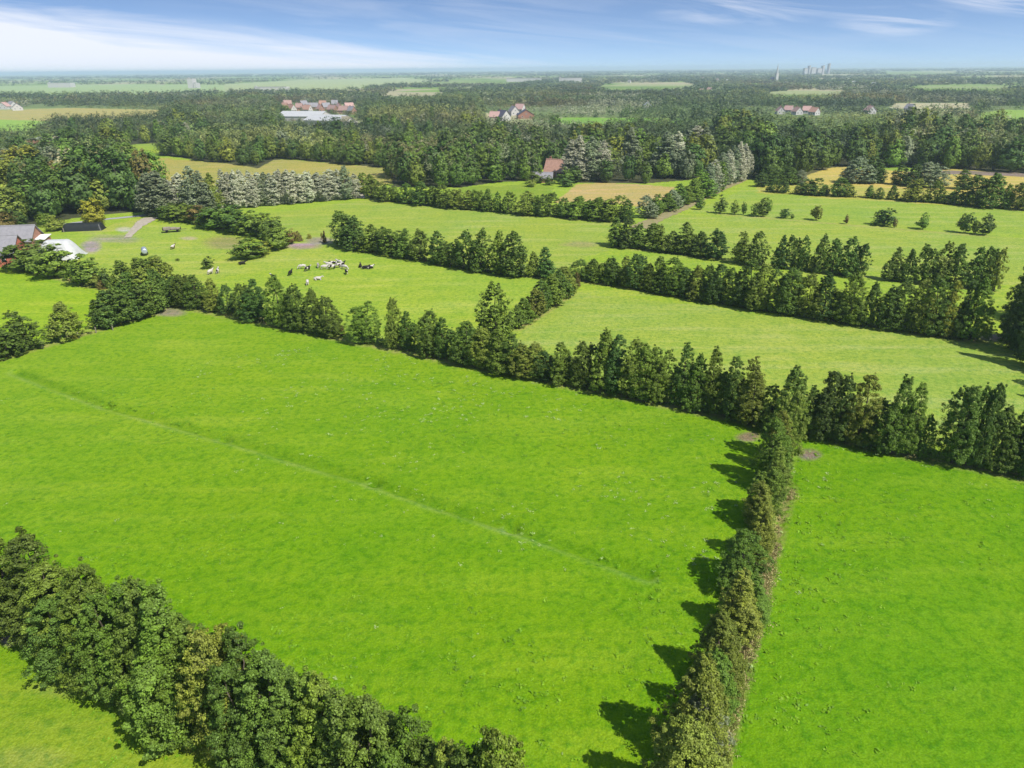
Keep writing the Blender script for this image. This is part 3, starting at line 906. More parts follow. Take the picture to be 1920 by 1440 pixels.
# belts between 450 m and 1100 m filled as woodland
BELT = [
    [(300,232),(520,215),(700,225),(900,232),(1040,240),(1330,262),(1400,285),(1600,262),(1960,255),(1960,186),(1500,186),(1000,190),(700,186),(500,186),(300,200)],
    [(-60,206),(120,202),(300,206),(400,190),(520,184),(520,176),(300,182),(-60,184)],
]
def wood_at(px, py):
    ok = np.zeros(np.shape(px), bool)
    for b in BELT:
        ok |= in_poly(px, py, b)
    for o in OPEN:
        ok &= ~in_poly(px, py, o)
    return ok
n = 42000
rr_ = np.sqrt(rng.uniform(430 ** 2, 1250 ** 2, n))
an = rng.uniform(-0.66, 0.66, n)
X, Y = rr_ * np.sin(an), rr_ * np.cos(an)
px, py, _ = proj(X, Y)
ok = wood_at(px, py)
X, Y, px, py = X[ok], Y[ok], px[ok], py[ok]
seen = {}
for i in range(len(X)):
    x, y = X[i], Y[i]
    d = math.hypot(x, y)
    sp_ = 7.0 + (d - 430) / 200
    k = (int(x // sp_), int(y // sp_))
    if k in seen:
        continue
    # clearings and lanes
    if vnoise(x, y, 75.0, 77) > 0.74:
        continue
    seen[k] = 1
    if not clear_of(x, y, 3.5):
        continue
    p1, p2, p3 = parcel(x, y)
    h = rng.uniform(0.8, 1.25) * (3.2 + 10.5 * p3 ** 1.4) * (0.75 + 0.5 * vnoise(x, y, 30, 12))
    far_tree(x, y, h, rng.uniform(3.8, 6.0) * (0.65 + 0.35 * h / 10), 'a' if d < 620 else 'b', stand_col(x, y))

# garden trees among the village houses
for i in range(900):
    q = gp(rng.uniform(500, 675), rng.uniform(196, 246))
    if clear_of(q[0], q[1], 1.0) and rng.random() < 0.5:
        far_tree(q[0], q[1], rng.uniform(3.5, 8), rng.uniform(1.8, 3.2), 'a', far_col())
# beyond: tree lines and copses out to the horizon
G1 = math.atan2(E1[1], E1[0])
def far_ok(px, py):
    if py > 200:
        return False
    for o in OPEN:
        if in_poly(np.array([px]), np.array([py]), o)[0]:
            return False
    return True
cnt = 0
for k in range(1500):
    r0 = 1000 * math.exp(rng.uniform(0, 2.2))
    a0 = rng.uniform(-0.68, 0.68)
    x0, y0 = r0 * math.sin(a0), r0 * math.cos(a0)
    right = a0 > 0.0
    ang = G1 + (math.pi / 2 if rng.random() < (0.3 if not right else 0.4) else 0) + rng.normal() * 0.12
    ln = rng.uniform(80, 420) * (1 + r0 / 3000)
    wdt = rng.uniform(4, 14) if rng.random() < 0.6 else rng.uniform(30, 110) * (1.5 if right else 0.8)
    nt = int(ln * max(wdt, 9) / (95 + r0 * 0.06) / (1 + r0 / 2500))
    if not right and rng.random() < 0.35:
        continue
    for _ in range(min(nt, 130)):
        s = rng.uniform(-0.5, 0.5) * ln
        q = rng.uniform(-0.5, 0.5) * wdt
        x = x0 + math.cos(ang) * s - math.sin(ang) * q
        y = y0 + math.sin(ang) * s + math.cos(ang) * q
        if y < 900:
            continue
        pxx, pyy, _ = proj(x, y)
        if not far_ok(float(pxx), float(pyy)) or not clear_of(x, y, 3):
            continue
        far_tree(x, y, rng.uniform(6, 12.5), rng.uniform(3.5, 6) * (1 + r0 / 5000), 'b' if y < 1400 else 'c', stand_col(x, y) * 0.85)
        cnt += 1
# last tree line on the horizon
for k in range(2600):
    r0 = rng.uniform(7000, 12000)
    a0 = rng.uniform(-0.68, 0.68)
    far_tree(r0 * math.sin(a0), r0 * math.cos(a0), rng.uniform(9, 17), rng.uniform(14, 40), 'c', far_col())
V = np.concatenate(FARQ)
Cq = np.concatenate(FARC)
me = fast_mesh('distant_woodland', V, np.arange(len(V)).reshape(-1, 4))
ca = me.attributes.new('tint', 'FLOAT_COLOR', 'FACE')
ca.data.foreach_set('color', np.concatenate([Cq, np.ones((len(Cq), 1))], 1).astype(np.float32).ravel())
fw = link('distant_woodland', me, M_FAR, kind='stuff')
tag(fw, 'dark blue-green mass of woods stretching to the horizon', 'woodland')
print('far quads', len(Cq), 'inds', len(ind), 'rest', len(rest))

# ------------------------------------------------------------------ ground
def build_ground():
    ang = np.concatenate([np.linspace(-math.pi, -0.80, 26)[:-1], np.linspace(-0.80, 0.80, 620), np.linspace(0.80, math.pi, 26)[1:]])
    rad = [0.0, 6.0, 12.0, 18.0]
    while rad[-1] < 26000:
        r = rad[-1]
        rad.append(r * (1.0062 if r < 600 else (1.009 if r < 3000 else 1.05)))
    rad = np.array(rad)
    A, Rr = np.meshgrid(ang, rad)
    X = Rr * np.sin(A)
    Y = Rr * np.cos(A)
    na, nr = len(ang), len(rad)
    vis = (np.abs(A) < 0.82) & (Rr > 20)
    px, py, f = proj(X, Y)
    d = Rr
    wob = np.clip(d / 140, 0.4, 1.0)
    jx = px + (vnoise(X, Y, 5.0, 41) - 0.5) * 7 * np.clip(150 / np.maximum(d, 30), 0.15, 1.5)
    jy = py + (vnoise(X, Y, 5.0, 42) - 0.5) * 6 * np.clip(150 / np.maximum(d, 30), 0.1, 1.5)
    colr = np.zeros(X.shape + (3,))
    colr[:] = (0.22, 0.315, 0.026)
    # distant patchwork of fields in world space
    u = X * E1[0] + Y * E1[1]
    v = -X * E1[1] + Y * E1[0]
    cu = np.floor((u + 60 * (vnoise(v, v * 0 + 3, 400, 5) - .5)) / 260).astype(int)
    cv_ = np.floor((v + 40 * vnoise(u, u * 0 + 7, 500, 6)) / 110).astype(int)
    hsh = ((cu * 7919 + cv_ * 104729 + 17) * 2654435761 % 4294967296) / 4294967296.0
    pal = np.array([(0.17,0.25,0.05),(0.13,0.21,0.035),(0.24,0.28,0.09),(0.30,0.29,0.12),(0.15,0.24,0.03),(0.20,0.26,0.07)])
    farc = pal[(hsh * 5.999).astype(int)]
    fm = np.clip((d - 520) / 120, 0, 1)[..., None]
    colr = colr * (1 - fm) + farc * fm
    rough = np.zeros(X.shape)
    def paint(poly, c, ro=None):
        m = in_poly(jx, jy, poly) & vis & (py > 126)
        colr[m] = c
        if ro is not None:
            rough[m] = ro
    # near meadows, in world lines
    Bp, Bq = gp(430, 592), gp(1700, 852)
    nB = np.array([-E1[1], E1[0]])
    sB = (X - Bp[0]) * nB[0] + (Y - Bp[1]) * nB[1]
    g1, g2 = gp(0, 664), gp(312, 581)
    gd = np.array([g2[0] - g1[0], g2[1] - g1[1]])
    gd /= np.linalg.norm(gd)
    sG = -(X - g1[0]) * (-gd[1]) - (Y - g1[1]) * gd[0]     # >0 on the near side
    near = (sB < 0.6) & ((sG > 0) | (X > g2[0]))
    sE = (X - E0[0]) * E2[1] - (Y - E0[1]) * E2[0]
    sA = (X - A0[0]) * nB[0] + (Y - A0[1]) * nB[1]
    colr[near] = (0.114, 0.236, 0.0040)
    colr[near & (sE > 0)] = (0.102, 0.226, 0.0040)
    cornr = near & (sA < 0)
    cm = np.clip(vnoise(X, Y, 6, 8) * 1.5 - 0.25, 0, 1)[..., None]
    colr[cornr] = ((1 - cm) * np.array((0.125, 0.235, 0.006)) + cm * np.array((0.180, 0.260, 0.014)))[cornr]
    # far side yellows gently as the sward thins
    fy = np.clip((d - 65) / 80, 0, 1)[..., None] * near[..., None] * (sE < 0)[..., None]
    colr[:] = colr * (1 - 0.9 * fy) + np.array((0.162, 0.272, 0.012)) * 0.9 * fy
    # fields by outline
    paint([(-80,500),(0,498),(60,512),(110,528),(190,545),(186,560),(200,590),(130,628),(0,655),(-80,680)], (0.20, 0.315, 0.014))
    paint([(150,470),(190,450),(260,425),(330,425),(420,442),(470,470),(540,462),(620,470),(640,490),(420,520),(330,545),(200,535)], (0.235, 0.315, 0.035))
    paint([(175,440),(240,428),(275,420),(262,410),(195,425),(130,432)], (0.25, 0.31, 0.045))
    paint([(560,395),(500,400),(545,440),(600,460),(640,462),(1000,520),(1140,470),(1150,412),(940,400),(700,372)], (0.222, 0.298, 0.034))
    paint([(1060,545),(1840,640),(1960,690),(1960,860),(1500,800),(1000,690),(960,640)], (0.220, 0.302, 0.036))
    paint([(1420,355),(1920,392),(1920,440),(1700,428),(1400,408),(1290,398),(1390,358)], (0.212, 0.298, 0.034))
    paint([(1270,402),(1420,408),(1700,430),(1960,450),(1960,540),(1400,490),(1150,455),(1210,420)], (0.222, 0.300, 0.036))
    paint([(860,352),(1000,345),(1040,352),(1030,372),(1000,382),(860,362)], (0.17, 0.25, 0.022))
    paint([(1040,380),(1082,346),(1120,342),(1210,346),(1266,350),(1258,370),(1200,388),(1110,378)], (0.36, 0.29, 0.075), 0.3)
    paint([(1490,316),(1600,312),(1960,322),(1960,345),(1960,400),(1800,372),(1490,360)], (0.40, 0.335, 0.06), 0.3)
    paint([(1420,350),(1500,342),(1800,362),(1960,372),(1960,398),(1420,362)], (0.30, 0.31, 0.045))
    paint([(1700,317),(1960,325),(1960,333),(1700,323)], (0.17, 0.13, 0.09))
    paint([(295,350),(295,296),(430,306),(520,298),(732,314),(742,342),(680,356),(600,356)], (0.27, 0.26, 0.05))
    paint([(-60,248),(60,246),(112,228),(-60,220)], (0.20, 0.33, 0.045))
    paint([(-60,222),(112,228),(300,222),(300,206),(200,200),(0,207),(-60,209)], (0.30, 0.28, 0.07))
    paint([(1670,204),(1820,204),(1822,193),(1672,193)], (0.33, 0.32, 0.14))
    paint([(1690,214),(1825,214),(1830,206),(1690,206)], (0.27, 0.29, 0.10))
    paint([(1835,238),(1960,238),(1960,206),(1880,206),(1838,212)], (0.19, 0.30, 0.04))
    paint([(1040,234),(1210,236),(1300,232),(1300,222),(1040,220)], (0.15, 0.29, 0.03))
    paint([(1400,250),(1470,250),(1470,236),(1400,236)], (0.15, 0.29, 0.03))
    paint([(1600,318),(1760,322),(1760,298),(1600,290)], (0.16, 0.28, 0.02))
    paint([(-60,176),(120,178),(300,176),(480,170),(520,160),(240,158),(-60,162)], (0.24, 0.33, 0.10))
    paint([(420,172),(620,172),(700,162),(820,152),(760,146),(560,150),(420,158)], (0.27, 0.33, 0.11))
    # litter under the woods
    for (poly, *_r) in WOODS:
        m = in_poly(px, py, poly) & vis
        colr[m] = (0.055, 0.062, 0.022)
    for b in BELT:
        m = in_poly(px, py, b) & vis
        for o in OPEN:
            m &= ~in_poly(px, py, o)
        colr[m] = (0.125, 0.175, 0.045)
    # bare worn patches
    def patch(cx, cy, rx, ry, c, amt=1.0):
        q = ((jx - cx) / rx) ** 2 + ((jy - cy) / ry) ** 2
        k = np.clip(1.3 - q, 0, 1)[..., None] * amt * vis[..., None]
        colr[:] = colr * (1 - k) + np.array(c) * k
    mud = (0.20, 0.155, 0.09)
    patch(318, 585, 34, 9, (0.22, 0.19, 0.10), 0.9)
    patch(302, 560, 10, 26, mud, 0.5)
    patch(1522, 852, 24, 11, (0.17, 0.125, 0.075), 0.85)
    patch(1402, 818, 26, 10, (0.17, 0.125, 0.07), 0.9)
    patch(1866, 636, 34, 8, (0.25, 0.195, 0.13), 0.9)
    patch(568, 462, 36, 7, (0.26, 0.20, 0.13), 0.95)
    patch(600, 452, 30, 6, (0.25, 0.20, 0.13), 0.8)
    patch(1085, 458, 40, 6, (0.25, 0.22, 0.08), 0.6)
    patch(420, 455, 40, 14, (0.20, 0.19, 0.06), 0.75)
    patch(355, 447, 18, 3, (0.34, 0.30, 0.16), 0.7)
    patch(170, 462, 20, 12, (0.27, 0.22, 0.16), 0.9)
    patch(215, 448, 50, 8, (0.24, 0.21, 0.12), 0.6)
    patch(232, 430, 16, 6, (0.36, 0.36, 0.25), 0.7)
    patch(20, 1200, 16, 12, (0.26, 0.20, 0.14), 0.8)
    patch(50, 1425, 90, 26, (0.24, 0.25, 0.06), 0.3)
    patch(120, 1290, 70, 22, (0.20, 0.25, 0.03), 0.4)
    # hedge bottoms: bare dry grass along the rows
    def hedge_strip(a, b, w_, ro, ofs=0.0):
        dd, _t = seg_dist(X, Y, a, b)
        k = np.clip(1.25 - dd / w_, 0, 1)
        rough[:] = np.maximum(rough, k * ro)
    def gxy(a, b):
        return gp(a, b)[:2]
    hedge_strip(E0 - E2 * 60, E0 + E2 * 3, 1.5, 0.8)
    hedge_strip(E0 - E2 * 60 + E1 * 1.5, E0 - E2 * 4 + E1 * 1.5, 0.95, 1.0)
    hedge_strip(A0 - E1 * 60, A0 + E1 * 50, 1.6, 0.9)
    for spec, w_ in ((ROW_B, 1.7), (ROW_G, 1.4), (ROW_D, 1.5), (ROW_F[:7], 1.5), (ROW_C, 1.6), (ROW_K, 1.2), (ROW_L[1:], 1.2), (ROW_O[1:], 1.4), (ROW_H, 1.4)):
        hedge_strip(gxy(spec[0][0], spec[0][1] + 2), gxy(spec[-1][0], spec[-1][1] + 2), w_, 0.85)
    hedge_strip(gxy(1068, 552), gxy(978, 614), 1.2, 1.0)
    # shallow drainage trough across the near meadow
    Z = np.zeros(X.shape)
    nearw = np.clip((170 - d) / 60, 0, 1)
    Z += nearw * ((vnoise(X, Y, 9, 1) - .5) * 0.25 + (vnoise(X, Y, 2.3, 2) - .5) * 0.10)
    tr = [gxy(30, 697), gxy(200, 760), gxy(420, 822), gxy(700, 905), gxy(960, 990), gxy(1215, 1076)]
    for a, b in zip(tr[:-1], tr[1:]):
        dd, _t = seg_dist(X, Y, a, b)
        Z -= 0.42 * np.exp(-(dd / 0.75) ** 2) * (1 if True else 0)
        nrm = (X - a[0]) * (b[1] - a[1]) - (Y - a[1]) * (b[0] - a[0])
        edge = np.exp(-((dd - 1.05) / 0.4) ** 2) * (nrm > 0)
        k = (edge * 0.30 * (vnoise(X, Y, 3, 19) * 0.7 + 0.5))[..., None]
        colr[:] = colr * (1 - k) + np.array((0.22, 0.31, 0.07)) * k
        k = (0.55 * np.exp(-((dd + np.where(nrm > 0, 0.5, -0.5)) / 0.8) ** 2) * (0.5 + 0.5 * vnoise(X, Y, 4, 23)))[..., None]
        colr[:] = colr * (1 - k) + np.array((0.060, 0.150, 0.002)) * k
    # a ditch beside the short cross hedgerow and the near one
    dd, _t = seg_dist(X, Y, E0 - E2 * 60 + E1 * 1.2, E0 - E2 * 3 + E1 * 1.2)
    Z -= 0.35 * np.exp(-(dd / 0.7) ** 2)
    V = np.stack([X, Y, Z], -1).reshape(-1, 3)
    i = np.arange((nr - 1) * (na - 1))
    a = (i // (na - 1)) * na + i % (na - 1)
    Q = np.stack([a, a + na, a + na + 1, a + 1], 1)
    me = fast_mesh('ground', V, Q)
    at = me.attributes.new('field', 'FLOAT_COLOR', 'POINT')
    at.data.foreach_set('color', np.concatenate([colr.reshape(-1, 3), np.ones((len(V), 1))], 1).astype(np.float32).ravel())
    ar = me.attributes.new('rough', 'FLOAT', 'POINT')
    ar.data.foreach_set('value', rough.astype(np.float32).ravel())
    me.polygons.foreach_set('use_smooth', np.ones(len(Q), dtype=bool))
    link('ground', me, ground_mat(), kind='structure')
build_ground()

# ------------------------------------------------------------------ grass tufts and undergrowth
def tuft_field():
    g = np.random.default_rng(77)
    n = 11000
    r = np.sqrt(g.uniform(30 ** 2, 125 ** 2, n))
    a = g.uniform(-0.70, 0.70, n)
    x, y = r * np.sin(a), r * np.cos(a)
    keep = vnoise(x, y, 7.0, 55) * 0.6 + vnoise(x, y, 2.2, 56) * 0.5 > g.uniform(0.35, 0.85, n)
    Bp = gp(430, 592)
    nB = np.array([-E1[1], E1[0]])
    sB = (x - Bp[0]) * nB[0] + (y - Bp[1]) * nB[1]
    keep &= sB < -2
    x, y = x[keep], y[keep]
    n = len(x)
    k = 7
    C = np.stack([np.repeat(x, k), np.repeat(y, k), np.zeros(n * k)], 1)
    s = np.repeat(g.uniform(0.07, 0.20, n) * (0.7 + 0.6 * vnoise(x, y, 14, 57)), k)
    C[:, :2] += g.normal(size=(n * k, 2)) * s[:, None] * 0.75
    C[:, 2] = g.uniform(0.02, 0.35, n * k) * s + (vnoise(C[:, 0], C[:, 1], 9, 1) - .5) * 0.25 + 0.02
    Nn = g.normal(size=(n * k, 3)) * 0.5 + np.array([-SHAD[0] * 0.4, -SHAD[1] * 0.4, 1.5])
    V, Q = leaf_quads(C, Nn, s * g.uniform(0.4, 0.8, n * k), g)
    me = fast_mesh('grass_tufts', V, Q)
    pal = np.array([(0.13, 0.27, 0.006), (0.15, 0.29, 0.006), (0.11, 0.23, 0.008), (0.26, 0.36, 0.11), (0.17, 0.31, 0.012)])
    pick = g.choice(5, n, p=[0.32, 0.30, 0.2, 0.02, 0.16])
    pick = np.where((vnoise(x, y, 16, 91) > 0.62) & (g.uniform(size=n) < 0.4), 3, pick)
    ci = np.repeat(pick, k)
    at = me.attributes.new('tint', 'FLOAT_COLOR', 'FACE')
    at.data.foreach_set('color', np.concatenate([pal[ci], np.ones((n * k, 1))], 1).astype(np.float32).ravel())
    o = link('grass_tufts', me, M_FAR, kind='stuff')
    tag(o, 'tussocks of longer green grass scattered over the near meadows', 'grass')
tuft_field()

def undergrowth():
    g = np.random.default_rng(78)
    P, S, Ccol = [], [], []
    lines = []
    def add(spec, w_, h_, dens=2.2, lp=1.0):
        pts = sorted((gp(s[0], s[1])[:2] for s in spec), key=lambda q: q[0])
        lines.append((np.array(pts), w_, h_, dens))
    add(ROW_B[:11], 1.1, 1.5); add(ROW_B[11:46], 1.1, 1.7); add(ROW_B[46:], 1.1, 1.7)
    add(ROW_G[:3], 1.0, 0.8); add(ROW_G[4:], 1.0, 0.9); add(ROW_D, 1.2, 1.2); add(ROW_C, 1.2, 1.2); add(ROW_H[:5], 1.1, 1.0)
    add(ROW_K[:9], 0.9, 0.6, 1.5); add(ROW_K[9:19], 0.9, 0.6, 1.5); add(ROW_K[19:], 0.9, 0.6, 1.5)
    add(ROW_O, 1.0, 0.7, 1.2); add(ROW_M, 1.0, 1.0, 1.2); add(ROW_F[:7], 1.0, 0.9); add(ROW_S[:11], 1.5, 1.2, 1.5); add(ROW_Q, 1.4, 1.0, 1.2); add(ROW_P, 1.2, 1.0, 1.2)
    lines.append((np.array([A0 - E1 * 45, A0 + E1 * 42]), 1.1, 1.1, 3.0))
    lines.append((np.array([E0 - E2 * 52, E0 + E2 * 2]), 0.9, 0.9, 3.0))
    for pts, w_, h_, dens in lines:
        for a, b in zip(pts[:-1], pts[1:]):
            L = np.linalg.norm(b - a)
            n = int(L * dens) + 1
            t = g.uniform(0, 1, n)
            c = a[None] + (b - a)[None] * t[:, None]
            c = c + g.normal(size=(n, 2)) * w_ * 0.45
            hh = h_ * g.uniform(0.4, 1.2, n)
            m = 48 if np.linalg.norm(a) < 130 else 26
            ci = np.repeat(np.arange(n), m)
            q = np.zeros((n * m, 3))
            q[:, :2] = c[ci] + g.normal(size=(n * m, 2)) * 0.42
            q[:, 2] = g.uniform(0, 1, n * m) * hh[ci]
            P.append(q)
            S.append(0.095 * g.uniform(0.6, 1.4, n * m) * (2.0 if np.linalg.norm(a) > 130 else 1))
            pal = np.array([(0.065, 0.105, 0.022), (0.10, 0.14, 0.025), (0.07, 0.075, 0.03), (0.28, 0.25, 0.09), (0.17, 0.13, 0.045)])
            k = g.choice(5, n, p=[0.42, 0.33, 0.12, 0.10, 0.03])
            Ccol.append(pal[k][ci])
    P = np.concatenate(P)
    S = np.concatenate(S)
    Cc = np.concatenate(Ccol)
    V, Q = leaf_quads(P, g.normal(size=P.shape) + np.array([0, 0, 0.6]), S, g)
    me = fast_mesh('undergrowth', V, Q)
    at = me.attributes.new('tint', 'FLOAT_COLOR', 'FACE')
    at.data.foreach_set('color', np.concatenate([Cc, np.ones((len(Cc), 1))], 1).astype(np.float32).ravel())
    o = link('undergrowth', me, M_FAR, kind='stuff')
    tag(o, 'brambles, weeds and dry grass growing under the hedgerows', 'undergrowth')
undergrowth()

def dry_grass():
    g = np.random.default_rng(79)
    n = 2600
    t = g.uniform(-52, -5, n)
    q = 1.5 + g.normal(size=n) * 0.40
    x = E0[0] + E2[0] * t + E1[0] * q
    y = E0[1] + E2[1] * t + E1[1] * q
    keep = vnoise(t, t * 0, 5.0, 3) > 0.32
    x, y = x[keep], y[keep]
    n = len(x)
    k = 18
    C = np.stack([np.repeat(x, k), np.repeat(y, k), g.uniform(0.0, 0.45, n * k) - 0.12], 1)
    C[:, :2] += g.normal(size=(n * k, 2)) * 0.16
    V, Q = leaf_quads(C, g.normal(size=(n * k, 3)) * np.array([1, 1, 0.5]), g.uniform(0.04, 0.10, n * k), g)
    me = fast_mesh('dry_grass', V, Q)
    pal = np.array([(0.46, 0.39, 0.18), (0.38, 0.34, 0.13), (0.24, 0.29, 0.07)])
    ci = np.repeat(g.choice(3, n, p=[0.5, 0.3, 0.2]), k)
    at = me.attributes.new('tint', 'FLOAT_COLOR', 'FACE')
    at.data.foreach_set('color', np.concatenate([pal[ci], np.ones((n * k, 1))], 1).astype(np.float32).ravel())
    o = link('dry_grass', me, M_FAR, kind='stuff')
    tag(o, 'strip of dry straw-coloured grass along the near right hedgerow', 'grass')
dry_grass()

# ------------------------------------------------------------------ tracks
def ribbon(name, pts, widths, mat, z=0.05):
    W = np.array([gp(*p)[:2] for p in pts])
    dense, wd = [], []
    for i in range(len(W) - 1):
        for s in np.linspace(0, 1, 14, endpoint=(i == len(W) - 2)):
            dense.append(W[i] * (1 - s) + W[i + 1] * s)
            wd.append(widths[i] * (1 - s) + widths[i + 1] * s)
    D = np.array(dense)
    T = np.gradient(D, axis=0)
    T /= np.linalg.norm(T, axis=1, keepdims=True)
    Nn = np.stack([-T[:, 1], T[:, 0]], 1)
    V = []
    for i in range(len(D)):
        for k in range(5):
            s = (k - 2) / 2
            jit = (random.random() - 0.5) * 0.35 * abs(s)
            p = D[i] + Nn[i] * (s * wd[i] * 0.5 * (1 + jit))
            V.append((p[0], p[1], z + 0.04 * (1 - s * s)))
    Q = []
    for i in range(len(D) - 1):
        for k in range(4):
            a = i * 5 + k
            Q.append((a, a + 1, a + 6, a + 5))
    return link(name, fast_mesh(name, np.array(V), np.array(Q)), mat, kind='structure')
M_DIRT = simple('dirt', (0.30, 0.235, 0.15), 0.95, 0.05, 0.5, 0.28, 0.4, c2=(0.19, 0.20, 0.06))
M_GRAVEL = simple('gravel', (0.42, 0.37, 0.29), 0.95, 0.05, 0.8, 0.15, 0.3)
M_ROAD = simple('road_surface', (0.33, 0.33, 0.33), 0.9, 0.1, 0.4, 0.1)
ribbon('dirt_track', [(1196,428),(1232,410),(1280,390),(1320,370),(1362,350),(1400,334)], [6, 5, 4.5, 4, 4, 4], M_DIRT)
ribbon('farm_yard', [(238,446),(258,425),(274,414),(284,408)], [2, 3, 5.5, 5], M_GRAVEL, 0.08)
ribbon('farm_road', [(110,422),(180,413),(262,405),(300,399)], [2.6, 2.6, 2.8, 3], M_ROAD, 0.06)
ribbon('farm_lane', [(668,372),(676,366),(684,357)], [6, 6, 6], M_GRAVEL, 0.06)

# ------------------------------------------------------------------ buildings
BM = {
    'brick': simple('brick_wall', (0.36, 0.19, 0.13), 0.85, 0.15, 2.5, 0.15),
    'white': simple('white_wall', (0.52, 0.50, 0.47), 0.8, 0.2, 1.0, 0.06),
    'orange': simple('orange_tiles', (0.46, 0.27, 0.20), 0.8, 0.2, 1.5, 0.15),
    'red': simple('red_tiles', (0.40, 0.26, 0.22), 0.8, 0.2, 1.5, 0.15),
    'pink': simple('faded_tiles', (0.48, 0.31, 0.27), 0.8, 0.2, 1.5, 0.12),
    'grey': simple('grey_roofing', (0.27, 0.26, 0.27), 0.75, 0.3, 1.2, 0.12),
    'lightgrey': simple('pale_roofing', (0.46, 0.47, 0.46), 0.7, 0.3, 0.8, 0.10),
    'slate': simple('slate_roofing', (0.09, 0.09, 0.12), 0.6, 0.3, 1.2, 0.12),
    'tan': simple('tan_roofing', (0.42, 0.37, 0.24), 0.8, 0.2, 1.0, 0.12),
    'glass': simple('window_glass', (0.05, 0.06, 0.07), 0.2, 0.5, 1.0, 0.05),
    'door': simple('door_paint', (0.06, 0.10, 0.07), 0.5, 0.3, 1.0, 0.05),
    'frame': simple('white_paint', (0.75, 0.75, 0.72), 0.5, 0.3, 1.0, 0.03),
    'black': simple('black_sheet', (0.018, 0.022, 0.020), 0.5, 0.4, 1.2, 0.2),
    'sheet': simple('white_sheet', (0.52, 0.53, 0.51), 0.5, 0.3, 0.8, 0.10, 0.3),
    'tyre': simple('tyre_rubber', (0.02, 0.02, 0.02), 0.8, 0.2),
    'metal': simple('grey_metal', (0.42, 0.47, 0.52), 0.35, 0.5, 1.0, 0.1, 0, 0.3),
    'darkmetal': simple('dark_metal', (0.05, 0.045, 0.045), 0.6, 0.3),
    'wood': simple('weathered_timber', (0.34, 0.29, 0.23), 0.9, 0.1, 3.0, 0.2),
    'concrete': simple('concrete', (0.40, 0.39, 0.36), 0.9, 0.1, 0.8, 0.15),
}
def boxes(L):
    V, Q = [], []
    for (x0, y0, z0, x1, y1, z1) in L:
        b = len(V)
        V += [(x0,y0,z0),(x1,y0,z0),(x1,y1,z0),(x0,y1,z0),(x0,y0,z1),(x1,y0,z1),(x1,y1,z1),(x0,y1,z1)]
        Q += [tuple(b + k for k in q) for q in ((0,3,2,1),(4,5,6,7),(0,1,5,4),(1,2,6,5),(2,3,7,6),(3,0,4,7))]
    return V, Q
def pmesh(name, V, Q):
    me = bpy.data.meshes.new(name)
    me.from_pydata(V, [], Q)
    me.update()
    return me
def walls_mesh(w_, d_, e, r):
    x, y = w_ / 2, d_ / 2
    V = [(-x,-y,0),(x,-y,0),(x,y,0),(-x,y,0),(-x,-y,e),(x,-y,e),(x,y,e),(-x,y,e),(0,-y,e + r),(0,y,e + r)]
    F = [(0,1,5,8,4),(2,3,7,9,6),(1,2,6,5),(3,0,4,7),(3,2,1,0)]
    return pmesh('wall', V, F)
def roof_mesh(w_, d_, e, r, ov=0.45, th=0.18):
    x, y = w_ / 2, d_ / 2 + ov
    k = r / x
    xo = x + ov
    zl = e - ov * k + 0.05
    zt = e + r + 0.05
    V = []
    F = []
    for s in (-1, 1):
        b = len(V)
        V += [(s*xo,-y,zl),(s*xo,y,zl),(s * 0.003,y,zt),(s * 0.003,-y,zt),(s*xo,-y,zl+th),(s*xo,y,zl+th),(s * 0.003,y,zt+th),(s * 0.003,-y,zt+th)]
        F += [tuple(b + i for i in q) for q in ((0,1,2,3),(7,6,5,4),(0,4,5,1),(1,5,6,2),(3,7,4,0))]
    # ridge cap
    b = len(V)
    V += [(-0.25,-y,zt+th-0.1),(0.25,-y,zt+th-0.1),(0.25,y,zt+th-0.1),(-0.25,y,zt+th-0.1),(0,-y,zt+th+0.1),(0,y,zt+th+0.1)]
    F += [tuple(b + i for i in q) for q in ((0,3,5,4),(1,4,5,2),(0,4,1),(3,2,5))]
    return pmesh('roof', V, F)
def window_parts(root, x, y, z, ww, hh, axis):
    """a framed window standing 4 cm proud of a wall; axis 'x' faces +-x"""
    f = 0.09
    if axis == 'x':
        s = 1 if x > 0 else -1
        fr = boxes([(min(x, x + s*.05), y-ww/2, z, max(x, x + s*.05), y+ww/2, z+f), (min(x, x + s*.05), y-ww/2, z+hh-f, max(x, x + s*.05), y+ww/2, z+hh),
                    (min(x, x + s*.05), y-ww/2, z+f, max(x, x + s*.05), y-ww/2+f, z+hh-f), (min(x, x + s*.05), y+ww/2-f, z+f, max(x, x + s*.05), y+ww/2, z+hh-f)])
        pn = boxes([(min(x, x + s*.03), y-ww/2+f, z+f, max(x, x + s*.03), y+ww/2-f, z+hh-f)])
    else:
        s = 1 if y > 0 else -1
        fr = boxes([(x-ww/2, min(y, y + s*.05), z, x+ww/2, max(y, y + s*.05), z+f), (x-ww/2, min(y, y + s*.05), z+hh-f, x+ww/2, max(y, y + s*.05), z+hh),
                    (x-ww/2, min(y, y + s*.05), z+f, x-ww/2+f, max(y, y + s*.05), z+hh-f), (x+ww/2-f, min(y, y + s*.05), z+f, x+ww/2, max(y, y + s*.05), z+hh-f)])
        pn = boxes([(x-ww/2+f, min(y, y + s*.03), z+f, x+ww/2-f, max(y, y + s*.03), z+hh-f)])
    wf = link('window', pmesh('window', *fr), BM['frame'], root)
    link('pane', pmesh('pane', *pn), BM['glass'], wf)
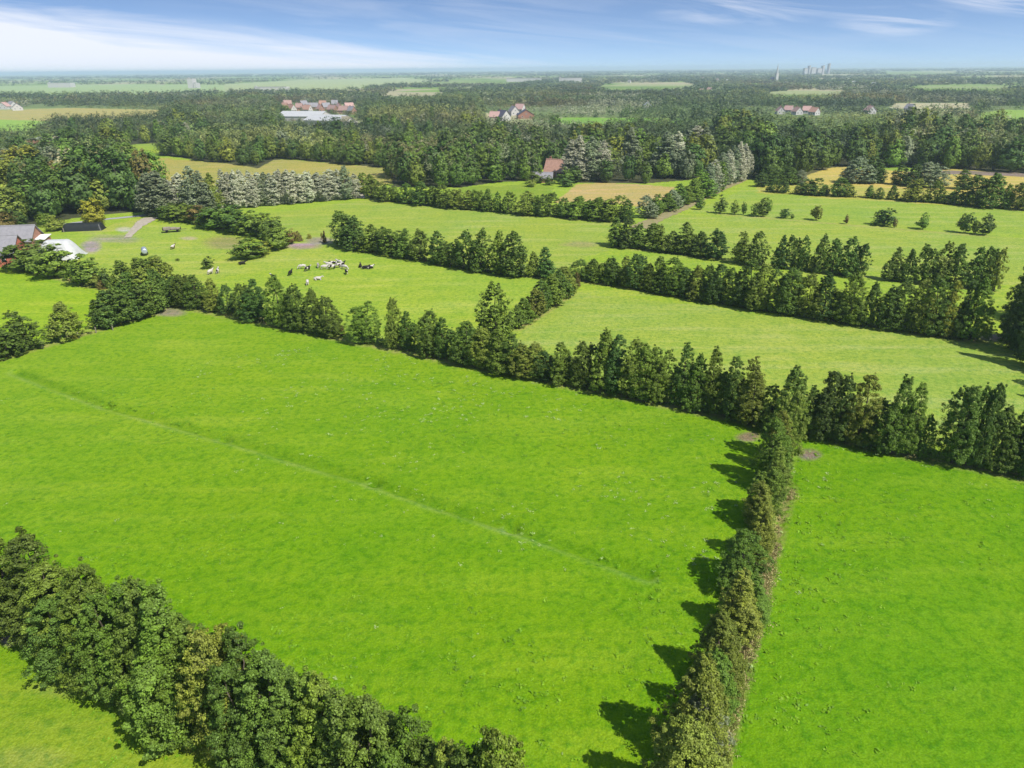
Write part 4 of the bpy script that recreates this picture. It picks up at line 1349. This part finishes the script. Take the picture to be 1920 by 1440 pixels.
def build_house(x, y, w_, d_, e, r, rz, wall, roofc, label, name, cat, proto):
    root = thing(name, label, cat, (x, y, 0), R(rz))
    if proto != 'shed' and cat == 'house':
        root['group'] = 'distant houses'
    link('wall', walls_mesh(w_, d_, e, r), BM[wall], root)
    rf = link('roof', roof_mesh(w_, d_, e, r), BM[roofc], root)
    dist_ = math.hypot(x, y)
    if proto == 'house':
        zt = e + r
        link('chimney', pmesh('chimney', *boxes([(0.3, d_*0.28, zt - 1.0, 1.0, d_*0.28 + 0.8, zt + 1.1), (0.22, d_*0.28 - 0.08, zt + 1.1, 1.08, d_*0.28 + 0.88, zt + 1.22)])), BM['brick'], rf)
        if dist_ < 1500:
            for s in (-1, 1):
                for q in (-0.3, 0.05, 0.33):
                    window_parts(root, s * w_ / 2, q * d_, e * 0.35, 1.2, 1.4, 'x')
                for q in (-0.24, 0.24):
                    window_parts(root, q * w_, s * d_ / 2, e * 0.35, 1.2, 1.4, 'y')
                window_parts(root, 0.0, s * d_ / 2, e * 1.05, 1.1, 1.2, 'y')
            link('door', pmesh('door', *boxes([(w_/2 + 0.0, d_*0.17, 0.02, w_/2 + 0.05, d_*0.17 + 1.0, 2.1)])), BM['door'], root)
    else:
        link('door', pmesh('door', *boxes([(-1.8, -d_/2 - 0.06, 0.02, 1.8, -d_/2, min(3.2, e))])), BM['darkmetal'], root)
for h in HOUSES:
    build_house(*h)

# the farm at the left edge
def farm_barn():
    x, y, _ = gp(0, 494)
    root = thing('farm_barn', 'red brick barn with grey roof at the left edge', 'barn', (x, y, 0), R(100))
    link('wall', walls_mesh(9, 11, 3.2, 3.8), BM['brick'] if False else simple('barn_brick', (0.50, 0.17, 0.11), 0.85, 0.1, 2.0, 0.12), root)
    rf = link('roof', roof_mesh(9, 11, 3.2, 3.8), BM['grey'], root)
    for q in (-3.2, 0.0, 3.2):
        window_parts(root, -4.5, q, 1.3, 1.0, 1.2, 'x')
    window_parts(root, 2.0, -5.5, 1.4, 1.1, 1.3, 'y')
    window_parts(root, -2.0, -5.5, 1.4, 1.1, 1.3, 'y')
    link('door', pmesh('door', *boxes([(-1.5, 5.5, 0.02, 1.5, 5.56, 2.9)])), BM['door'], root)
    x2, y2, _ = gp(38, 464)
    r2 = thing('farm_barn', 'low brick barn with long grey roof beside left wood', 'barn', (x2, y2, 0), R(98))
    link('wall', walls_mesh(8, 10, 2.6, 3.4), BM['brick'], r2)
    link('roof', roof_mesh(8, 10, 2.6, 3.4), BM['grey'], r2)
    link('door', pmesh('door', *boxes([(-1.5, -5.06, 0.02, 1.5, -5.0, 2.5)])), BM['door'], r2)
    x3, y3, _ = gp(76, 462)
    r3 = thing('lean_to', 'white-roofed brick lean-to at right end of low barn', 'shed', (x3, y3, 0), R(8))
    link('wall', pmesh('wall', *boxes([(-2.4, -2.0, 0, 2.4, 2.0, 2.3)])), BM['brick'], r3)
    link('roof', pmesh('roof', [(-2.7,-2.4,2.3),(2.7,-2.4,2.3),(2.7,2.2,2.9),(-2.7,2.2,2.9),(-2.7,-2.4,2.42),(2.7,-2.4,2.42),(2.7,2.2,3.02),(-2.7,2.2,3.02)],
                          [(0,3,2,1),(4,5,6,7),(0,1,5,4),(1,2,6,5),(2,3,7,6),(3,0,4,7)]), BM['frame'], r3)
    window_parts(r3, 0.6, -2.0, 1.0, 1.2, 0.9, 'y')
farm_barn()

def mound(name, label, px, py, L, W, Hh, rz, mat, flat=0.35, slope=0.25):
    x, y, _ = gp(px, py)
    nx, ny = 48, 20
    V = []
    for i in range(nx + 1):
        for j in range(ny + 1):
            u, v = i / nx * 2 - 1, j / ny * 2 - 1
            e1 = min(1.0, (1 - abs(u)) / slope)
            pr = (1 - max(0, (abs(v) - flat) / (1 - flat)) ** 2)
            z = Hh * math.sin(e1 * math.pi / 2) * max(pr, 0)
            z += 0.10 * (vnoise(u * L, v * W, 0.9, 9) - .5) * (1 if z > 0.05 else 0)
            V.append((u * L / 2, v * W / 2, float(max(z, -0.05))))
    Q = [(i*(ny+1)+j, (i+1)*(ny+1)+j, (i+1)*(ny+1)+j+1, i*(ny+1)+j+1) for i in range(nx) for j in range(ny)]
    root = thing(name, label, 'silage heap', (x, y, 0), R(rz))
    me = fast_mesh('cover_sheet', np.array(V), np.array(Q))
    me.polygons.foreach_set('use_smooth', np.ones(len(Q), dtype=bool))
    link('cover_sheet', me, mat, root)
    return root, x, y
def ring_mesh(r, t, n=14, m=7):
    V, Q = [], []
    for i in range(n):
        a = 2 * math.pi * i / n
        for j in range(m):
            b = 2 * math.pi * j / m
            V.append(((r + t * math.cos(b)) * math.cos(a), (r + t * math.cos(b)) * math.sin(a), t * math.sin(b)))
    for i in range(n):
        for j in range(m):
            Q.append((i*m+j, ((i+1) % n)*m+j, ((i+1) % n)*m+(j+1) % m, i*m+(j+1) % m))
    return pmesh('tyre', V, Q)
TY = ring_mesh(0.32, 0.12)
TY.materials.append(BM['tyre'])
rt1, mx, my = mound('silage_heap', 'white-sheeted silage mound in the farmyard behind trees', 114, 482, 11, 8, 4.6, 8, BM['sheet'], 0.15, 0.6)
rt2, bx, by = mound('silage_heap', 'long black-sheeted silage heap with sloping right end', 158, 431, 11.8, 4.5, 2.1, 9, BM['black'], 0.45, 0.16)
# pale sand edge along the top of the black heap and posts before it
for i, (px, py) in enumerate([(124,434),(152,431),(182,429)]):
    x, y, _ = gp(px, py)
    p = link('fence_post', pmesh('fence_post', *boxes([(-0.09, -0.09, -0.1, 0.09, 0.09, 1.25), (-0.11, -0.11, 1.25, 0.11, 0.11, 1.30)])), BM['wood'], None, (x, y - 1.2, 0))
    tag(p, 'pale wooden post before black silage heap, %s of three' % ['leftmost', 'middle one', 'rightmost'][i], 'post', 'posts before the silage heap')
x, y, _ = gp(272, 478)
def bowser():
    root = thing('water_bowser', 'grey-blue metal water tank trailer behind leafy clump', 'trailer', (x, y, 0), R(118))
    V, Q = [], []
    n = 18
    for i, (xx, rr) in enumerate([(-1.75, 0.02), (-1.72, 0.5), (-1.55, 0.72), (0, 0.75), (1.55, 0.72), (1.72, 0.5), (1.75, 0.02)]):
        for k in range(n):
            a = 2 * math.pi * k / n
            V.append((xx, rr * math.cos(a), 1.25 + rr * math.sin(a)))
    for i in range(6):
        for k in range(n):
            Q.append((i*n+k, i*n+(k+1) % n, (i+1)*n+(k+1) % n, (i+1)*n+k))
    link('tank', pmesh('tank', V, Q), BM['metal'], root)
    link('chassis', pmesh('chassis', *boxes([(-1.6, -0.5, 0.42, 1.6, -0.38, 0.55), (-1.6, 0.38, 0.42, 1.6, 0.5, 0.55), (1.6, -0.06, 0.42, 3.0, 0.06, 0.52)])), BM['darkmetal'], root)
    for s in (-1, 1):
        wh = link('wheel', ring_mesh(0.3, 0.12), BM['tyre'], root, (0, s * 0.72, 0.42))
        wh.rotation_euler = (R(90), 0, 0)
bowser()
x, y, _ = gp(323, 435)
def flat_trailer():
    root = thing('farm_trailer', 'dark flatbed farm trailer with pale load on grass', 'trailer', (x, y, 0), R(22))
    link('bed', pmesh('bed', *boxes([(-2.6, -1.1, 0.75, 2.6, 1.1, 0.9), (-2.6, -1.1, 0.9, -2.5, 1.1, 1.5), (2.5, -1.1, 0.9, 2.6, 1.1, 1.35)])), BM['darkmetal'], root)
    link('load', pmesh('load', *boxes([(-2.3, -0.9, 0.9, -0.4, 0.9, 1.55), (-0.3, -0.85, 0.9, 1.2, 0.85, 1.35), (1.3, -0.9, 0.9, 2.3, 0.8, 1.2)])), BM['wood'], root)
    link('drawbar', pmesh('drawbar', *boxes([(2.6, -0.07, 0.6, 4.2, 0.07, 0.72)])), BM['darkmetal'], root)
    for (a, b) in ((-1.5, -1), (-1.5, 1), (1.5, -1), (1.5, 1)):
        wh = link('wheel', ring_mesh(0.27, 0.12), BM['tyre'], root, (a, b * 0.95, 0.39))
        wh.rotation_euler = (R(90), 0, 0)
flat_trailer()

# church and far big buildings
def church():
    x, y, _ = gp(1455, 153.5)
    root = thing('church', 'distant church with slender grey spire above right woods', 'church', (x, y, 0), R(15))
    link('tower', pmesh('tower', *boxes([(-4.2, -4.2, 0, 4.2, 4.2, 24), (-4.5, -4.5, 24, 4.5, 4.5, 24.8)])), BM['white'], root)
    V = [(4.2 * math.cos(a), 4.2 * math.sin(a), 24.8) for a in np.linspace(0, 2*math.pi, 9)[:-1]] + [(0, 0, 54)]
    link('spire', pmesh('spire', V, [(i, (i+1) % 8, 8) for i in range(8)]), BM['lightgrey'], root)
    nv = link('nave', walls_mesh(12, 24, 8, 6), BM['brick'], root, (0, 15.6, 0))
    link('roof', roof_mesh(12, 24, 8, 6), BM['slate'], nv)
church()
def factory(px, d, blocks, label, name='factory', cat='factory'):
    v = (px - 960) / FPX
    yy_ = d
    x = v * (yy_ * math.cos(PITCH) + HC * math.sin(PITCH))
    root = thing(name, label, cat, (x, yy_, 0), 0)
    for i, (a, b, h) in enumerate(blocks):
        link('block', pmesh('block', *boxes([(a, 0, 0, b - 0.6, 30 + i, h), (a + 2, 4, h, a + 6, 8, h + 3)])), BM['white'], root)
        link('parapet', pmesh('parapet', *boxes([(a - 0.4, -0.4, h + 0.003, b - 0.2, 0, h + 1.0)])), BM['concrete'], root)
    return root
factory(1536, 4600, [(-72, -52, 34), (-46, -38, 47), (-30, -4, 38), (6, 30, 33), (34, 44, 47)], 'group of pale tower blocks on right horizon', 'tower_block', 'building')
factory(1558, 4700, [(0, 8, 58)], 'single slim pale tower right of the horizon blocks', 'tower', 'tower')
factory(118, 2600, [(-40, 36, 14)], 'long low white hall near the left horizon', 'hall', 'building')
factory(990, 2900, [(-70, 60, 12)], 'long pale hall at centre below the horizon', 'hall', 'building')
factory(520, 1900, [(-50, 30, 9)], 'low pale hall left of centre in far fields', 'hall', 'building')
factory(1075, 2700, [(-40, 40, 14)], 'pale hall right of centre below the horizon', 'hall', 'building')
factory(363, 2300, [(-8, 8, 26), (9, 17, 14)], 'distant pink tower house amid left fields', 'tower', 'tower')

# ------------------------------------------------------------------ cows
def cow_mesh(pose):
    """one continuous body grown over a skeleton, then read back as a mesh"""
    bm_v = []
    E = []
    RAD = []
    def v(p, r):
        bm_v.append(p)
        RAD.append(r)
        return len(bm_v) - 1
    lie = pose == 'lying'
    zb = 0.62 if lie else 1.02
    spine = [v((-0.85, 0, zb + 0.02), (0.27, 0.30)), v((-0.4, 0, zb), (0.36, 0.38)), v((0.05, 0, zb - 0.02), (0.40, 0.40)), v((0.5, 0, zb), (0.33, 0.38)), v((0.75, 0, zb + 0.08), (0.25, 0.30))]
    for a, b in zip(spine[:-1], spine[1:]):
        E.append((a, b))
    if pose == 'grazing':
        nk = [v((1.02, 0.05, 0.90), (0.17, 0.20)), v((1.25, 0.09, 0.55), (0.13, 0.15)), v((1.38, 0.10, 0.30), (0.13, 0.14)), v((1.47, 0.10, 0.10), (0.085, 0.085))]
    else:
        nk = [v((1.02, 0.0, zb + 0.26), (0.17, 0.21)), v((1.25, 0.02, zb + 0.42), (0.13, 0.16)), v((1.43, 0.03, zb + 0.40), (0.13, 0.14)), v((1.68, 0.04, zb + 0.24), (0.085, 0.085))]
    E.append((spine[-1], nk[0]))
    for a, b in zip(nk[:-1], nk[1:]):
        E.append((a, b))
    hd = bm_v[nk[2]]
    for s in (-1, 1):
        e = v((hd[0] - 0.06, hd[1] + s * 0.24, hd[2] + 0.06), (0.05, 0.035))
        E.append((nk[2], e))
    # tail
    t1 = v((-1.10, 0, zb + 0.05), (0.045, 0.045))
    t2 = v((-1.16, 0.02, zb - 0.45), (0.035, 0.035))
    E.append((spine[0], t1))
    E.append((t1, t2))
    for s in (-1, 1):
        if lie:
            k = v((0.62, s * 0.26, 0.34), (0.13, 0.13))
            f = v((0.95, s * 0.30, 0.10), (0.075, 0.075))
            g_ = v((0.70, s * 0.34, 0.06), (0.06, 0.06))
            E.extend([(spine[3], k), (k, f), (f, g_)])
            k = v((-0.62, s * 0.34, 0.36), (0.20, 0.18))
            f = v((-0.25, s * 0.48, 0.12), (0.09, 0.09))
            g_ = v((-0.55, s * 0.52, 0.07), (0.06, 0.06))
            E.extend([(spine[0], k), (k, f), (f, g_)])
        else:
            st = 0.10 * s
            k = v((0.60, s * 0.20, 0.72), (0.14, 0.13))
            m_ = v((0.62 + st, s * 0.20, 0.40), (0.075, 0.075))
            f = v((0.60 + st * 1.6, s * 0.20, 0.05), (0.06, 0.06))
            E.extend([(spine[3], k), (k, m_), (m_, f)])
            k = v((-0.72, s * 0.20, 0.74), (0.18, 0.15))
            h_ = v((-0.98 - st, s * 0.20, 0.44), (0.075, 0.07))
            f = v((-0.90 - st, s * 0.20, 0.05), (0.06, 0.06))
            E.extend([(spine[0], k), (k, h_), (h_, f)])
    me = bpy.data.meshes.new('cow_skeleton')
    me.from_pydata(bm_v, E, [])
    o = bpy.data.objects.new('cow_skeleton', me)
    COL.objects.link(o)
    sk = o.modifiers.new('skin', 'SKIN')
    sub = o.modifiers.new('sub', 'SUBSURF')
    sub.levels = 1
    lay = me.skin_vertices[0].data if me.skin_vertices else None
    if lay is None:
        return None
    for i, r in enumerate(RAD):
        lay[i].radius = r
        lay[i].use_root = (i == 2)
    dg = bpy.context.evaluated_depsgraph_get()
    dg.update()
    out = bpy.data.meshes.new_from_object(o.evaluated_get(dg))
    bpy.data.objects.remove(o)
    bpy.data.meshes.remove(me)
    for p in out.polygons:
        p.use_smooth = True
    return out

def cow_mat(name, white, scale, seed, dark=(0.016, 0.014, 0.013)):
    m = bpy.data.materials.new(name)
    N = NT(m)
    tc = N.n('ShaderNodeTexCoord')
    ob = N.n('ShaderNodeObjectInfo')
    mp = N.n('ShaderNodeVectorMath', operation='ADD')
    sc_ = N.n('ShaderNodeMath', operation='MULTIPLY', i_1=41.0)
    N.l(ob.outputs['Random'], sc_.inputs[0])
    N.l(tc.outputs['Object'], mp.inputs[0])
    N.l(sc_.outputs[0], mp.inputs[1])
    nz = N.n('ShaderNodeTexNoise', i_Scale=scale, i_Detail=1.0, i_Distortion=0.4)
    N.l(mp.outputs[0], nz.inputs['Vector'])
    c = mixrgb(N, ramp(N, nz.outputs[0], ((white - 0.015, 0), (white + 0.015, 1))), (0.50, 0.46, 0.42), dark)
    finish(N, c, 0.7, 0.2)
    return m
CM = {'white': cow_mat('white_hide', 0.70, 1.1, 1), 'pied': cow_mat('pied_hide', 0.46, 1.1, 2), 'black': cow_mat('black_hide', 0.30, 1.1, 3), 'brown': cow_mat('brown_hide', 0.45, 1.1, 4, (0.12, 0.07, 0.04))}
POSES = {}
for p in ('standing', 'grazing', 'lying'):
    POSES[p] = cow_mesh(p)
    if POSES[p]:
        POSES[p].name = 'cow_' + p
        POSES[p].materials.append(CM['pied'])
ok_udder = None
COWS = [
 (395,514,'standing',70,'white','white cow standing left of the herd, near leafy hedge'),
 (409,512,'standing',100,'pied','black and white cow beside white cow, left of herd'),
 (454,496,'lying',20,'black','black cow lying alone below the scrub corner'),
 (513,524,'standing',140,'pied','pied cow at hedge edge, leftmost of the main herd'),
 (545,516,'standing',80,'black','black cow standing between hedge tips and herd'),
 (577,508,'standing',60,'pied','pied cow grazing company, left front of the bunched herd'),
 (567,504,'grazing',200,'white','white cow grazing just behind left front pied cow'),
 (597,502,'grazing',110,'pied','pied cow grazing left beside the bunched herd'),
 (609,505,'standing',10,'white','white cow, front left of the bunched herd'),
 (617,500,'standing',170,'white','white cow in bunched herd behind front left cow'),
 (623,505,'standing',30,'pied','pied cow at front middle of the bunched herd'),
 (627,498,'standing',190,'pied','pied cow at back middle of the bunched herd'),
 (634,502,'standing',20,'white','white cow at front right of the bunched herd'),
 (637,496,'standing',150,'white','white cow at rear right of the bunched herd'),
 (642,500,'standing',60,'pied','pied cow at right side of the bunched herd'),
 (646,505,'grazing',330,'white','white cow at right end of the bunched herd'),
 (650,514,'standing',290,'pied','black-backed pied cow standing just below bunched herd'),
 (596,525,'lying',5,'white','white cow lying alone below the bunched herd'),
 (577,534,'grazing',100,'white','white cow half hidden behind the middle hedgerow'),
 (676,501,'lying',100,'black','dark cow lying right of herd, leftmost of three resting'),
 (685,504,'lying',15,'pied','pied cow lying right of herd, middle of three resting'),
 (694,504,'lying',40,'pied','pied cow lying right of herd, rightmost of three resting'),
 (325,467,'standing',80,'brown','brown and white cow standing in the paddock'),
]
for (px, py, pose, rz, hide, lab) in COWS:
    if POSES[pose] is None:
        continue
    x, y, _ = gp(px, py)
    o = bpy.data.objects.new('cow', POSES[pose])
    COL.objects.link(o)
    o.location = (x, y, 0.0)
    o.rotation_euler = (0, 0, R(rz))
    o.scale = (0.86, 0.86, 0.86)
    o.material_slots[0].link = 'OBJECT'
    o.material_slots[0].material = CM[hide]
    tag(o, lab.replace(' grazing company', ''), 'cow', 'cows grazing in the meadow')

# ------------------------------------------------------------------ shrubs and posts
SHR = [(643,630,611,11,'rusty brown'),(560,452,434,14,'rusty brown'),(580,447,438,10,'yellow-green'),(608,455,432,10,'rusty brown'),(333,489,484,8,'mid green'),(140,634,622,16,'yellow-green'),(186,538,520,16,'rusty brown'),(192,542,524,14,'rusty brown'),(1082,536,510,12,'rusty brown')]
SHW = ['in gap of long middle hedgerow', 'left beside muddy gateway above the herd', 'behind muddy gateway above the herd', 'right beside muddy gateway above the herd', 'alone in the paddock', 'beside lone tree of left hedgerow', 'left of two by white mound trees', 'right of two by white mound trees', 'at left end of dense right hedgerow']
for s, wtxt in zip(SHR, SHW):
    x, y, d = gp(s[0], s[1])
    h = max(0.6, height_at(x, y, s[0], s[2]))
    vi = int(rng.integers(5))
    put('shrub', 'shrub', x, y, h, s[3] * d / FPX * 0.5, vi, s[4], 'small %s shrub %s' % (s[4], wtxt), 'shrub', 'shrubs at the field edges')

posts = [(45,659),(86,648),(121,636),(152,629),(184,619),(215,614)]
pm = pmesh('fence_post', *boxes([(-0.07, -0.07, -0.3, 0.07, 0.07, 1.15), (-0.05, -0.05, 1.15, 0.05, 0.05, 1.19)]))
pm.materials.append(BM['wood'])
for i, (a, b) in enumerate(posts):
    x, y, _ = gp(a, b)
    o = link('fence_post', pm, None, None, (x + 0.5, y - 1.6, 0))
    tag(o, 'weathered wooden fence post, %s along the left hedgerow foot' % place_words(i, len(posts)), 'post', 'fence posts along the left hedgerow')

# ------------------------------------------------------------------ air
HAZE = 0.00013
if HAZE:
    s = 30000.0
    hz = pmesh('haze', *boxes([(-s, -s, -3.0, s, s, 66.0)]))
    m = bpy.data.materials.new('haze_air')
    N = NT(m)
    out = N.n('ShaderNodeOutputMaterial')
    vol = N.n('ShaderNodeVolumePrincipled')
    vol.inputs['Color'].default_value = (0.64, 0.80, 1.0, 1)
    vol.inputs['Density'].default_value = HAZE
    vol.inputs['Anisotropy'].default_value = 0.1
    N.l(vol.outputs[0], out.inputs['Volume'])
    link('haze', hz, m, kind='stuff')
    tag(bpy.data.objects['haze'], 'thin pale blue air haze over the far country', 'haze')
SC.cycles.volume_bounces = 2
SC.cycles.max_bounces = 6
SC.cycles.diffuse_bounces = 3
SC.cycles.transmission_bounces = 3
SC.cycles.use_denoising = True
print('A', [(round(i[1]), round(i[2]), round(i[3], 1)) for i in itA])
print('E', [(round(i[1]), round(i[2]), round(i[3], 1)) for i in itE])
